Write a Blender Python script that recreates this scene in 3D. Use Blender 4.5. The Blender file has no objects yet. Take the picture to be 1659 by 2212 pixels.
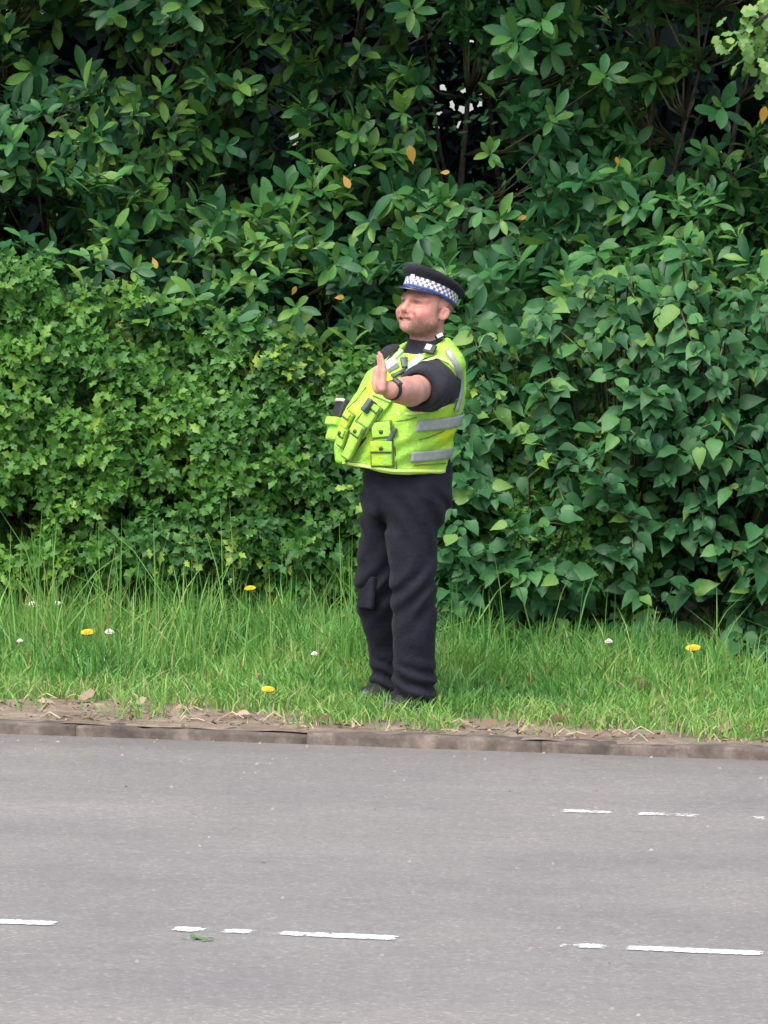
import bpy, bmesh, math, random
import numpy as np
from mathutils import Matrix, Vector

# ------------------------------------------------------------------ camera
SC = bpy.context.scene
COL = SC.collection
FPX = 9643.0            # focal length in pixels of a 1659 x 2212 picture
CAMZ = 1.65
PITCH = math.atan((1106 - 689.0) / FPX)
cam = bpy.data.cameras.new('camera')
cam.sensor_fit = 'VERTICAL'; cam.sensor_height = 36.0
cam.lens = FPX / 2212 * 36.0
cam.clip_start = 0.1; cam.clip_end = 2000
camo = bpy.data.objects.new('camera', cam); COL.objects.link(camo)
camo.location = (0, 0, CAMZ); camo.rotation_euler = (math.pi / 2 - PITCH, 0, 0)
SC.camera = camo

# ------------------------------------------------------------------ light
SUN_EL, SUN_AZ = 58.0, -150.0        # azimuth: clockwise from +Y; the sun stands behind the camera, to the left
world = bpy.data.worlds.new('World'); SC.world = world; world.use_nodes = True
wn = world.node_tree.nodes; wl = world.node_tree.links
bg = wn['Background']
sky = wn.new('ShaderNodeTexSky'); sky.sky_type = 'NISHITA'; sky.sun_disc = False
sky.sun_elevation = math.radians(SUN_EL); sky.sun_rotation = math.radians(SUN_AZ)
sky.air_density = 1.0; sky.dust_density = 4.0; sky.ozone_density = 1.0
hsv = wn.new('ShaderNodeHueSaturation'); hsv.inputs['Saturation'].default_value = 0.85
wl.new(sky.outputs[0], hsv.inputs['Color']); wl.new(hsv.outputs[0], bg.inputs['Color'])
bg.inputs['Strength'].default_value = 0.15
sun = bpy.data.lights.new('sun', 'SUN'); sun.energy = 0.95; sun.angle = math.radians(40); sun.color = (1.0, 0.965, 0.92)
suno = bpy.data.objects.new('sun', sun); COL.objects.link(suno)
az, el = math.radians(SUN_AZ), math.radians(SUN_EL)
sd = Vector((math.sin(az) * math.cos(el), math.cos(az) * math.cos(el), math.sin(el)))
suno.rotation_euler = sd.to_track_quat('Z', 'Y').to_euler(); suno.location = sd * 30
SC.view_settings.view_transform = 'Standard'; SC.view_settings.look = 'None'
SC.view_settings.gamma = 1.0; SC.view_settings.exposure = 1.3
SC.render.engine = 'CYCLES'
SC.cycles.use_denoising = True
SC.cycles.max_bounces = 6; SC.cycles.diffuse_bounces = 3; SC.cycles.glossy_bounces = 2
SC.cycles.transmission_bounces = 3; SC.cycles.transparent_max_bounces = 6

# ------------------------------------------------------------------ helpers
RNG = np.random.default_rng(7)
random.seed(7)

def ray(u, v):
    x = (u - 829.5) / FPX; z = -(v - 1106) / FPX
    d = np.array([x, math.cos(PITCH) + z * math.sin(PITCH), -math.sin(PITCH) + z * math.cos(PITCH)])
    return d / d[1]

def P(u, v, Y):
    d = ray(u, v); return np.array([d[0] * Y, Y, CAMZ + d[2] * Y])

def uv_of(p):
    p = np.atleast_2d(p); q = p - np.array([0, 0, CAMZ])
    zc = q[:, 1] * math.cos(PITCH) - q[:, 2] * math.sin(PITCH)
    yc = q[:, 2] * math.cos(PITCH) + q[:, 1] * math.sin(PITCH)
    return 829.5 + FPX * q[:, 0] / zc, 1106 - FPX * yc / zc

SLOPE = 0.020                       # the street falls gently to the right
TX, TY = 1 / math.hypot(1, .16), -.16 / math.hypot(1, .16)      # along the street
NX, NY = -TY, TX                    # across it, away from the camera
def road_z(x): return -SLOPE * x
def ab(x, y): return x * TX + y * TY, x * NX + y * NY
def xy(a, b): return a * TX + b * NX, a * TY + b * NY
BK = ab(0, 17.16)[1]                # kerb face
KH, KW = 0.046, 0.13

def hash3(i, j, k, seed):
    n = (i * 73856093) ^ (j * 19349663) ^ (k * 83492791) ^ (seed * 2654435761)
    n = (n ^ (n >> 13)) * 1274126177
    n = n & 0xffffffff
    n = (n ^ (n >> 16)) & 0xffff
    return n / 65535.0
def vnoise(p, scale=1.0, seed=0):
    p = np.asarray(p, float) * scale + 1000.0
    i = np.floor(p).astype(np.int64); f = p - i; f = f * f * (3 - 2 * f)
    out = 0
    for dx in (0, 1):
        for dy in (0, 1):
            for dz in (0, 1):
                w = (f[:, 0] if dx else 1 - f[:, 0]) * (f[:, 1] if dy else 1 - f[:, 1]) * (f[:, 2] if dz else 1 - f[:, 2])
                out = out + w * hash3(i[:, 0] + dx, i[:, 1] + dy, i[:, 2] + dz, seed)
    return out * 2 - 1

def verge_z(x, y):
    x = np.asarray(x, float); y = np.asarray(y, float)
    b = x * NX + y * NY - BK
    p = np.stack([np.broadcast_to(x, b.shape).ravel(), np.broadcast_to(y, b.shape).ravel(), np.zeros(b.size)], 1)
    n = vnoise(p, 3.0, 3).reshape(b.shape) * 0.02
    spill = (0.006 * vnoise(p, 5.0, 8) + 0.003 * vnoise(p, 17.0, 7)).reshape(b.shape) * np.clip(1 - (b - KW) * 4, 0, 1) - 0.05 * np.clip(0.07 - b, 0, 1)
    return -SLOPE * x + KH - 0.001 + np.clip(b - KW, 0, 6) * 0.035 + n * np.clip((b - KW) * 4, 0, 1) + spill

def tag(o, label=None, cat=None, group=None, kind=None):
    if label: o['label'] = label
    if cat: o['category'] = cat
    if group: o['group'] = group
    if kind: o['kind'] = kind
    return o

def empty(name, loc, parent=None):
    o = bpy.data.objects.new(name, None); COL.objects.link(o); o.location = loc
    o.empty_display_size = 0.1
    if parent: o.parent = parent
    return o

def link(name, me, parent=None, mat=None, loc=None):
    o = bpy.data.objects.new(name, me); COL.objects.link(o)
    if mat is not None: me.materials.clear(); me.materials.append(mat)
    if parent is not None: o.parent = parent
    if loc is not None: o.location = loc
    return o

def new_mesh(name, verts, faces, smooth=True):
    """faces: numpy (n,k) array or list of lists"""
    me = bpy.data.meshes.new(name)
    verts = np.asarray(verts, np.float32)
    if isinstance(faces, np.ndarray):
        n, k = faces.shape
        me.vertices.add(len(verts)); me.vertices.foreach_set('co', verts.ravel())
        me.loops.add(n * k); me.loops.foreach_set('vertex_index', faces.astype(np.int32).ravel())
        me.polygons.add(n); me.polygons.foreach_set('loop_start', np.arange(0, n * k, k, dtype=np.int32))
        me.update(calc_edges=True)
    else:
        me.from_pydata(verts.tolist(), [], [list(map(int, f)) for f in faces])
    if smooth: me.polygons.foreach_set('use_smooth', np.ones(len(me.polygons), bool))
    me.update()
    return me

def tube(points, radii, sides=7, cap=True):
    pts = [np.asarray(p, float) for p in points]; V = []; F = []
    up = np.array([0.13, 0.21, 0.97])
    for i, p in enumerate(pts):
        d = pts[min(i + 1, len(pts) - 1)] - pts[max(i - 1, 0)]
        d = d / (np.linalg.norm(d) + 1e-9)
        s = np.cross(d, up)
        if np.linalg.norm(s) < 1e-3: s = np.cross(d, [1, 0, 0])
        s /= np.linalg.norm(s); t = np.cross(s, d)
        for k in range(sides):
            a = 2 * math.pi * k / sides
            V.append(p + radii[i] * (math.cos(a) * s + math.sin(a) * t))
    for i in range(len(pts) - 1):
        for k in range(sides):
            a, b = i * sides + k, i * sides + (k + 1) % sides
            F.append([a, b, b + sides, a + sides])
    if cap:
        F.append(list(range(sides))[::-1]); F.append(list(range((len(pts) - 1) * sides, len(pts) * sides)))
    return V, F

class MB:
    def __init__(s): s.V = []; s.F = []
    def add(s, V, F):
        o = len(s.V); s.V.extend([tuple(map(float, v)) for v in V]); s.F.extend([[i + o for i in f] for f in F]); return s
    def tube(s, pts, rad, sides=7): return s.add(*tube(pts, rad, sides))
    def build(s, name, mat, parent=None, origin=(0, 0, 0), smooth=True):
        me = new_mesh(name, np.asarray(s.V) - np.asarray(origin), s.F, smooth)
        o = link(name, me, parent, mat)
        return o

# ------------------------------------------------------------------ materials
def newmat(name):
    m = bpy.data.materials.new(name); m.use_nodes = True
    nt = m.node_tree; return m, nt.nodes, nt.links, nt.nodes['Principled BSDF']
def ramp(n, stops):
    r = n.new('ShaderNodeValToRGB'); e = r.color_ramp.elements
    while len(e) < len(stops): e.new(0.5)
    for el_, (p, c) in zip(e, stops): el_.position = p; el_.color = (*c, 1)
    return r
def noise(n, l, scale, detail=3, coord=None, rough=0.55):
    t = n.new('ShaderNodeTexNoise'); t.inputs['Scale'].default_value = scale; t.inputs['Detail'].default_value = detail
    t.inputs['Roughness'].default_value = rough
    if coord is not None: l.new(coord, t.inputs['Vector'])
    return t
def bump(n, l, h, p, strength, dist):
    b = n.new('ShaderNodeBump'); b.inputs['Strength'].default_value = strength; b.inputs['Distance'].default_value = dist
    l.new(h, b.inputs['Height']); l.new(b.outputs[0], p.inputs['Normal']); return b

def leaf_mat(name, stops, rough=0.42, transl=0.22, spec=0.5, tcol=(0.14, 0.45, 0.08)):
    m, n, l, p = newmat(name)
    at = n.new('ShaderNodeAttribute'); at.attribute_name = 'rnd'
    oi = n.new('ShaderNodeObjectInfo')
    ad = n.new('ShaderNodeMath'); ad.operation = 'ADD'; l.new(at.outputs['Fac'], ad.inputs[0]); l.new(oi.outputs['Random'], ad.inputs[1])
    fr = n.new('ShaderNodeMath'); fr.operation = 'FRACT'; l.new(ad.outputs[0], fr.inputs[0])
    r = ramp(n, stops); l.new(fr.outputs[0], r.inputs[0])
    co = n.new('ShaderNodeTexCoord')
    nz = noise(n, l, 18, 2, co.outputs['Object'])
    mx = n.new('ShaderNodeMix'); mx.data_type = 'RGBA'; mx.blend_type = 'MULTIPLY'; mx.inputs['Factor'].default_value = 0.3
    r2 = ramp(n, [(0.3, (0.6, 0.65, 0.6)), (0.7, (1.25, 1.2, 1.1))]); l.new(nz.outputs[0], r2.inputs[0])
    l.new(r.outputs[0], mx.inputs['A']); l.new(r2.outputs[0], mx.inputs['B'])
    l.new(mx.outputs['Result'], p.inputs['Base Color'])
    p.inputs['Roughness'].default_value = rough; p.inputs['Specular IOR Level'].default_value = spec
    tr = n.new('ShaderNodeBsdfTranslucent')
    m2 = n.new('ShaderNodeMix'); m2.data_type = 'RGBA'; m2.inputs['Factor'].default_value = 0.35
    l.new(mx.outputs['Result'], m2.inputs['A']); m2.inputs['B'].default_value = (*tcol, 1)
    l.new(m2.outputs['Result'], tr.inputs['Color'])
    ms = n.new('ShaderNodeMixShader'); ms.inputs[0].default_value = transl
    l.new(p.outputs[0], ms.inputs[1]); l.new(tr.outputs[0], ms.inputs[2])
    l.new(ms.outputs[0], n['Material Output'].inputs['Surface'])
    return m

def plain_mat(name, col, rough=0.7, var=0.25, scale=30, bstr=0.0, metal=0.0, spec=0.5, bdist=0.004, bscale=None):
    m, n, l, p = newmat(name)
    co = n.new('ShaderNodeTexCoord')
    nz = noise(n, l, scale, 4, co.outputs['Object'])
    lo = tuple(c * (1 - var) for c in col); hi = tuple(min(1, c * (1 + var)) for c in col)
    r = ramp(n, [(0.3, lo), (0.7, hi)]); l.new(nz.outputs[0], r.inputs[0]); l.new(r.outputs[0], p.inputs['Base Color'])
    p.inputs['Roughness'].default_value = rough; p.inputs['Metallic'].default_value = metal
    p.inputs['Specular IOR Level'].default_value = spec
    if bstr:
        nb = noise(n, l, bscale or scale * 3, 3, co.outputs['Object']); bump(n, l, nb.outputs[0], p, bstr, bdist)
    return m

def asphalt_mat():
    m, n, l, p = newmat('worn_asphalt')
    co = n.new('ShaderNodeTexCoord'); C = co.outputs['Object']
    vo = n.new('ShaderNodeTexVoronoi'); vo.inputs['Scale'].default_value = 95; l.new(C, vo.inputs['Vector'])
    sep = n.new('ShaderNodeSeparateColor'); l.new(vo.outputs['Color'], sep.inputs[0])
    r = ramp(n, [(0.0, (0.152, 0.144, 0.135)), (0.5, (0.173, 0.164, 0.153)), (0.92, (0.194, 0.184, 0.172)), (1.0, (0.25, 0.237, 0.22))]); l.new(sep.outputs[0], r.inputs[0])
    big = noise(n, l, 0.9, 5, C, 0.62); rb = ramp(n, [(0.3, (0.86, 0.86, 0.88)), (0.7, (1.12, 1.1, 1.07))]); l.new(big.outputs[0], rb.inputs[0])
    mid = noise(n, l, 14, 4, C, 0.6); rm = ramp(n, [(0.25, (0.84, 0.84, 0.84)), (0.40, (1, 1, 1)), (0.76, (1.08, 1.07, 1.06))]); l.new(mid.outputs[0], rm.inputs[0])
    m1 = n.new('ShaderNodeMix'); m1.data_type = 'RGBA'; m1.blend_type = 'MULTIPLY'; m1.inputs['Factor'].default_value = 1
    l.new(r.outputs[0], m1.inputs['A']); l.new(rb.outputs[0], m1.inputs['B'])
    m2 = n.new('ShaderNodeMix'); m2.data_type = 'RGBA'; m2.blend_type = 'MULTIPLY'; m2.inputs['Factor'].default_value = 1
    l.new(m1.outputs['Result'], m2.inputs['A']); l.new(rm.outputs[0], m2.inputs['B'])
    # grime that has washed into the gutter, and long wheel-worn streaks
    dt = n.new('ShaderNodeVectorMath'); dt.operation = 'DOT_PRODUCT'; l.new(C, dt.inputs[0]); dt.inputs[1].default_value = (NX, NY, 0)
    mr = n.new('ShaderNodeMapRange'); l.new(dt.outputs['Value'], mr.inputs['Value'])
    for k_, v_ in (('From Min', BK - 0.75), ('From Max', BK - 0.02), ('To Min', 0.0), ('To Max', 0.75)): mr.inputs[k_].default_value = v_
    gn = noise(n, l, 3.0, 5, C, 0.7); gm = n.new('ShaderNodeMath'); gm.operation = 'MULTIPLY'; l.new(mr.outputs[0], gm.inputs[0]); l.new(gn.outputs[0], gm.inputs[1])
    m3 = n.new('ShaderNodeMix'); m3.data_type = 'RGBA'; l.new(gm.outputs[0], m3.inputs['Factor']); l.new(m2.outputs['Result'], m3.inputs['A']); m3.inputs['B'].default_value = (0.10, 0.085, 0.07, 1)
    mp = n.new('ShaderNodeMapping'); mp.inputs['Rotation'].default_value = (0, 0, math.atan2(TY, TX) * -1); mp.inputs['Scale'].default_value = (0.12, 1.5, 1); l.new(C, mp.inputs['Vector'])
    sn = noise(n, l, 1.3, 4, mp.outputs[0], 0.6); sr = ramp(n, [(0.35, (0.94, 0.94, 0.955)), (0.65, (1.05, 1.045, 1.03))]); l.new(sn.outputs[0], sr.inputs[0])
    m4 = n.new('ShaderNodeMix'); m4.data_type = 'RGBA'; m4.blend_type = 'MULTIPLY'; m4.inputs['Factor'].default_value = 1; l.new(m3.outputs['Result'], m4.inputs['A']); l.new(sr.outputs[0], m4.inputs['B'])
    l.new(m4.outputs['Result'], p.inputs['Base Color'])
    p.inputs['Roughness'].default_value = 0.85; p.inputs['Specular IOR Level'].default_value = 0.35
    bump(n, l, vo.outputs['Distance'], p, 0.22, 0.004)
    return m

def paint_mat():
    m, n, l, p = newmat('worn_white_paint')
    co = n.new('ShaderNodeTexCoord'); C = co.outputs['Object']
    a = noise(n, l, 12, 3, C, 0.6); r = ramp(n, [(0.35, (0.55, 0.54, 0.52)), (0.65, (0.78, 0.77, 0.75))]); l.new(a.outputs[0], r.inputs[0])
    l.new(r.outputs[0], p.inputs['Base Color']); p.inputs['Roughness'].default_value = 0.65
    at = n.new('ShaderNodeAttribute'); at.attribute_name = 'wear'
    f = noise(n, l, 55, 5, C, 0.72)
    mr = n.new('ShaderNodeMapRange'); l.new(at.outputs['Fac'], mr.inputs['Value']); mr.inputs['To Min'].default_value = 0.22; mr.inputs['To Max'].default_value = 0.76
    sb = n.new('ShaderNodeMath'); sb.operation = 'SUBTRACT'; l.new(f.outputs[0], sb.inputs[0]); l.new(mr.outputs[0], sb.inputs[1])
    sc = n.new('ShaderNodeMath'); sc.operation = 'MULTIPLY'; sc.use_clamp = True; l.new(sb.outputs[0], sc.inputs[0]); sc.inputs[1].default_value = 9.0
    l.new(sc.outputs[0], p.inputs['Alpha'])
    return m

def kerb_mat():
    m, n, l, p = newmat('weathered_kerb_concrete')
    co = n.new('ShaderNodeTexCoord'); C = co.outputs['Object']
    a = noise(n, l, 9, 6, C, 0.65); r = ramp(n, [(0.3, (0.045, 0.035, 0.028)), (0.5, (0.095, 0.076, 0.062)), (0.72, (0.20, 0.165, 0.138))]); l.new(a.outputs[0], r.inputs[0])
    l.new(r.outputs[0], p.inputs['Base Color']); p.inputs['Roughness'].default_value = 0.92
    b = noise(n, l, 60, 4, C, 0.7); bump(n, l, b.outputs[0], p, 0.7, 0.006)
    return m

def soil_mat():
    m, n, l, p = newmat('verge_soil')
    co = n.new('ShaderNodeTexCoord'); C = co.outputs['Object']
    a = noise(n, l, 7, 6, C, 0.7); r = ramp(n, [(0.3, (0.09, 0.066, 0.045)), (0.55, (0.2, 0.155, 0.11)), (0.75, (0.33, 0.27, 0.19))]); l.new(a.outputs[0], r.inputs[0])
    l.new(r.outputs[0], p.inputs['Base Color']); p.inputs['Roughness'].default_value = 0.95
    b = noise(n, l, 45, 4, C, 0.7); bump(n, l, b.outputs[0], p, 0.8, 0.012)
    return m

# ------------------------------------------------------------------ ground, road, kerb
def strip(name, a0, a1, b0, b1, na, nb, zf, mat):
    A = np.linspace(a0, a1, na); B = np.linspace(b0, b1, nb)
    AA, BB = np.meshgrid(A, B, indexing='ij'); X, Y = xy(AA, BB); Z = zf(X, Y)
    V = np.stack([X, Y, Z], -1).reshape(-1, 3)
    i = np.arange(na * nb).reshape(na, nb)
    F = np.stack([i[:-1, :-1], i[1:, :-1], i[1:, 1:], i[:-1, 1:]], -1).reshape(-1, 4)
    return link(name, new_mesh(name, V, F), None, mat)

SOIL = soil_mat()
gr = strip('ground', -400, 400, -300, 700, 9, 11, lambda x, y: road_z(x) - 0.06 + 0 * y, SOIL); tag(gr, kind='structure')
road = strip('road', -60, 60, BK - 22, BK + 0.02, 121, 45, lambda x, y: road_z(x) + 0 * y, asphalt_mat()); tag(road, kind='structure')
verge = strip('verge', -9, 9, BK + 0.035, BK + 9, 420, 150, verge_z, SOIL); tag(verge, kind='structure')

# painted dashes, each a thin worn sheet of the road
PAINT = paint_mat()
def dash(a0, a1, b, w, seed, holes=(), worn=0.12):
    """a flat sheet; the attribute says how far the paint has worn away there"""
    r = np.random.default_rng(seed); n = max(6, int((a1 - a0) / 0.012)); m = 7
    A = np.linspace(a0, a1, n); B = np.linspace(-0.5, 0.5, m); V = []; F = []; wear = []
    base = np.full(n, worn)
    for h0, h1, keep in holes: base = np.where((A > h0) & (A < h1), (0.60 - 0.45 * keep) if keep > 0 else 1.2, base)
    base = np.convolve(np.pad(base, 2, mode='edge'), np.ones(5) / 5, mode='valid')
    end = np.minimum(A - a0, a1 - A)
    for i in range(n):
        for k in B:
            x, y = xy(A[i], b + k * w); V.append((x, y, road_z(x) + 0.0025))
            wear.append(base[i] + 0.38 * max(0.0, abs(k) - 0.34) / 0.16 + 0.35 * max(0.0, 1 - end[i] / 0.02))
    for i in range(n - 1):
        for k in range(m - 1): F.append([i * m + k, (i + 1) * m + k, (i + 1) * m + k + 1, i * m + k + 1])
    me = new_mesh('painted_dash', V, F, False)
    at = me.attributes.new('wear', 'FLOAT', 'POINT'); at.data.foreach_set('value', np.clip(wear, 0, 1.3).astype(np.float32))
    link('painted_dash', me, road, PAINT)
def ground_uv(u, v):
    d = ray(u, v); Y = CAMZ / (-d[2] - SLOPE * d[0]); return ab(d[0] * Y, Y)
def au(u, v): return ground_uv(u, v)[0]
BN = np.mean([ground_uv(60, 1995)[1], ground_uv(620, 2016)[1], ground_uv(1440, 2053)[1]])
BF = np.mean([ground_uv(1240, 1752)[1], ground_uv(1640, 1769)[1]])
W = 0.092
dash(au(-350, 1979), au(121, 1997), BN, W, 1, [(au(55, 1994), au(72, 1995), 0.5)])
dash(au(376, 2006), au(860, 2026), BN, W, 2, [(au(448, 2010), au(474, 2012), 0.0), (au(480, 2012), au(556, 2014), 0.75), (au(560, 2014), au(582, 2015), 0.0), (au(582, 2015), au(690, 2019), 0.6)])
dash(au(1198, 2042), au(1648, 2062), BN, W, 3, [(au(1212, 2042), au(1230, 2043), 0.0), (au(1230, 2043), au(1322, 2047), 0.65), (au(1324, 2047), au(1338, 2048), 0.0), (au(1338, 2048), au(1390, 2050), 0.7)])
dash(au(1925, 2075), au(2400, 2096), BN, W, 4)
dash(au(-1100, 1950), au(-620, 1970), BN, W, 14)
dash(au(1213, 1751), au(1332, 1756), BF, 0.1, 5, [(au(1268, 1753), au(1300, 1755), 0.3), (au(1300, 1755), au(1334, 1756), 0.45)], worn=0.30)
dash(au(1376, 1758), au(1513, 1764), BF, 0.1, 6, [(au(1420, 1760), au(1478, 1762), 0.25), (au(1478, 1762), au(1514, 1764), 0.5)], worn=0.30)
dash(au(1538, 1765), au(1655, 1771), BF, 0.1, 7, [(au(1537, 1765), au(1558, 1766), 0.35), (au(1558, 1766), au(1620, 1769), 0.0)], worn=0.30)
dash(au(1700, 1772), au(1990, 1786), BF, 0.1, 8, worn=0.30)

# kerb: one stone after the other
KERB = kerb_mat()
kerb = empty('kerb', (0, 17.16, 0)); tag(kerb, kind='structure')
a_joint = ground_uv(157, 1593)[0]; LS = 0.914
def kerb_stone(a0, a1, seed):
    n = 22; prof = [(0.0, -0.12), (0.0, KH - 0.012), (0.006, KH - 0.004), (0.016, KH), (KW - 0.01, KH + 0.002), (KW, KH - 0.004), (KW, -0.12)]
    V = []; F = []
    r = np.random.default_rng(seed); tilt = r.normal(0, 0.003); dz = r.normal(0, 0.0025)
    A = np.linspace(a0, a1, n)
    pts = np.array([[a, 0, j] for a in A for j in range(len(prof))], float)
    nz1 = vnoise(pts * np.array([7, 1, .8]) + seed, 1.0, 5); nz2 = vnoise(pts * np.array([25, 1, 1.3]) + seed, 1.0, 6)
    k = 0
    for i, a in enumerate(A):
        for j, (db, z) in enumerate(prof):
            w = 0.004 * nz1[k] + 0.0025 * nz2[k]; k += 1
            chip = 0.010 * max(0, vnoise(np.array([[a * 9, seed, 0.0]]), 1.0, 9)[0] - 0.25) if j in (1, 2, 3) else 0
            x, y = xy(a, BK + db + w * (1 if j < 3 else 0.3) + chip)
            V.append((x, y - 17.16, road_z(x) + z + (w if j > 2 else 0) - chip + dz + tilt * (a - a0)))
    m = len(prof)
    for i in range(n - 1):
        for j in range(m - 1):
            F.append([i * m + j, (i + 1) * m + j, (i + 1) * m + j + 1, i * m + j + 1])
    F.append(list(range(m))); F.append(list(range((n - 1) * m, n * m))[::-1])
    link('kerb_stone', new_mesh('kerb_stone', V, F), kerb, KERB)
for k in range(-5, 6):
    kerb_stone(a_joint + k * LS + 0.0012, a_joint + (k + 1) * LS - 0.0012, 40 + k)
# ------------------------------------------------------------------ leaves
def leaf_template(rows, fold=0.25, curl=0.3, wave=0.0, seed=0, tip=True):
    """rows: (t, half width) ; base at the origin, length 1 along +X, upper side +Z"""
    V = []; F = []; r = np.random.default_rng(seed); idx = []
    for t, w in rows:
        x = t; z = -curl * t * t
        if w <= 1e-6:
            V.append((x, 0, z)); idx.append([len(V) - 1])
        else:
            k = len(V); j = r.normal(0, wave)
            V += [(x - 0.03 * 0, w, z + fold * w + j), (x, 0, z), (x, -w, z + fold * w - j)]; idx.append([k, k + 1, k + 2])
    for A, B in zip(idx[:-1], idx[1:]):
        if len(A) == 1 and len(B) == 3: F += [[A[0], B[1], B[0]], [A[0], B[2], B[1]]]
        elif len(A) == 3 and len(B) == 1: F += [[A[0], A[1], B[0]], [A[1], A[2], B[0]]]
        else:
            for q in (0, 1):
                F += [[A[q], A[q + 1], B[q + 1]], [A[q], B[q + 1], B[q]]]
    return np.array(V, float), np.array(F)

LAUREL = [(0, 0.008), (0.12, 0.03), (0.35, 0.135), (0.6, 0.19), (0.8, 0.16), (0.93, 0.08), (1, 0)]
BROAD = [(0, 0.008), (0.14, 0.012), (0.2, 0.16), (0.38, 0.31), (0.55, 0.31), (0.75, 0.2), (0.9, 0.07), (1, 0)]
HAW = [(0, 0.01), (0.22, 0.05), (0.42, 0.25), (0.5, 0.12), (0.7, 0.27), (0.8, 0.13), (1, 0)]
OAK = [(0, 0.01), (0.1, 0.05), (0.26, 0.2), (0.36, 0.12), (0.52, 0.3), (0.62, 0.18), (0.78, 0.3), (0.92, 0.16), (1, 0)]
THICK = [(0, 0.02), (0.3, 0.22), (0.65, 0.24), (1, 0)]
def templates(rows, n=3, curl=(0.05, 0.35), fold=(0.1, 0.4), wave=0.012, seed=0):
    out = []
    for i in range(n):
        q = (i + 0.5) / n
        out.append(leaf_template(rows, fold[0] + (fold[1] - fold[0]) * ((i * 0.618) % 1), curl[0] + (curl[1] - curl[0]) * q, wave, seed + i))
    return out
T_LAUREL = templates(LAUREL, 4, (0.0, 0.4), (0.1, 0.45), 0.012, 10)
T_BROAD = templates(BROAD, 5, (0.05, 0.7), (0.1, 0.6), 0.025, 20)
T_HAW = templates(HAW, 3, (0.0, 0.5), (0.1, 0.5), 0.02, 30)
T_OAK = templates(OAK, 3, (0.1, 0.5), (0.0, 0.3), 0.03, 40)
T_THICK = templates(THICK, 2, (0.1, 0.4), (0.1, 0.3), 0.0, 50)

def nrm(a): return a / (np.linalg.norm(a, axis=-1, keepdims=True) + 1e-9)
def frames(d, n):
    d = nrm(d); n = n - (n * d).sum(-1, keepdims=True) * d; n = nrm(n)
    return np.stack([d, np.cross(n, d), n], -1)          # columns x y z

class Leaves:
    def __init__(s): s.p = []; s.d = []; s.n = []; s.s = []; s.r = []
    def add(s, p, d, n, sc, r):
        s.p.append(p); s.d.append(d); s.n.append(n); s.s.append(sc); s.r.append(r)
    def done(s):
        s.p = np.concatenate(s.p); s.d = nrm(np.concatenate(s.d)); s.n = np.concatenate(s.n); s.s = np.concatenate(s.s); s.r = np.concatenate(s.r)
        s.R = frames(s.d, s.n); s.var = RNG.integers(0, 1 << 20, len(s.p)); return s
    def sub(s, m):
        o = Leaves(); o.p, o.d, o.n, o.s, o.r, o.R, o.var = s.p[m], s.d[m], s.n[m], s.s[m], s.r[m], s.R[m], s.var[m]; return o
    def mesh(s, name, T, origin):
        Vs = []; Fs = []; Rs = []; off = 0
        for k, (TV, TF) in enumerate(T):
            m = (s.var % len(T)) == k
            if not m.any(): continue
            V = np.einsum('nij,vj->nvi', s.R[m] * s.s[m][:, None, None], TV) + (s.p[m] - origin)[:, None, :]
            n = m.sum(); F = TF[None] + (np.arange(n) * len(TV))[:, None, None] + off
            off += n * len(TV)
            Vs.append(V.reshape(-1, 3)); Fs.append(F.reshape(-1, 3)); Rs.append(np.repeat(s.r[m], len(TV)))
        me = new_mesh(name, np.concatenate(Vs), np.concatenate(Fs))
        at = me.attributes.new('rnd', 'FLOAT', 'POINT'); at.data.foreach_set('value', np.concatenate(Rs).astype(np.float32))
        return me

_tm = {}
def part_mesh(key, T, mat):
    if key not in _tm:
        L = []
        for V, F in T:
            me = new_mesh('leaf', V, F); me.materials.append(mat); L.append(me)
        _tm[key] = L
    return _tm[key]

def foliage(root, L, T, mat, key, nparts=300, name='leaf', front=None, stuff_name='foliage'):
    """the nparts leaves that show largest become parts of their own, the rest one mass"""
    o = np.array(root.location)
    u, v = uv_of(L.p + L.d * (L.s * 0.5)[:, None])
    inside = (u > 5) & (u < 1654) & (v > 5) & (v < 2207)
    view = nrm(L.p - np.array([0, 0, CAMZ]))
    size = np.abs((L.R[:, :, 2] * view).sum(-1)) * L.s ** 2 + 0.1 * L.s ** 2
    if front is None:       # how far a leaf stands in front of its neighbours
        cell = 0.16; ij = np.floor(np.stack([L.p[:, 0], L.p[:, 2]], 1) / cell).astype(int)
        keyc = ij[:, 0] * 10007 + ij[:, 1]; ku, inv = np.unique(keyc, return_inverse=True)
        mn = np.full(len(ku), 1e9); np.minimum.at(mn, inv, L.p[:, 1]); back = L.p[:, 1] - mn[inv]
    else: back = front
    score = size * np.exp(-back / 0.10) * inside
    sel = np.zeros(len(L.p), bool); sel[np.argsort(-score)[:nparts]] = True; sel &= score > 0
    meshes = part_mesh(key, T, mat)
    for i in np.nonzero(sel)[0]:
        ob = bpy.data.objects.new(name, meshes[L.var[i] % len(T)]); COL.objects.link(ob); ob.parent = root
        M = np.eye(4); M[:3, :3] = L.R[i] * L.s[i]; M[:3, 3] = L.p[i] - o
        ob.matrix_local = Matrix(M.tolist())
    rest = L.sub(~sel)
    if len(rest.p):
        f = link(stuff_name, rest.mesh(stuff_name, T, o), root, mat); f['kind'] = 'stuff'

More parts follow.
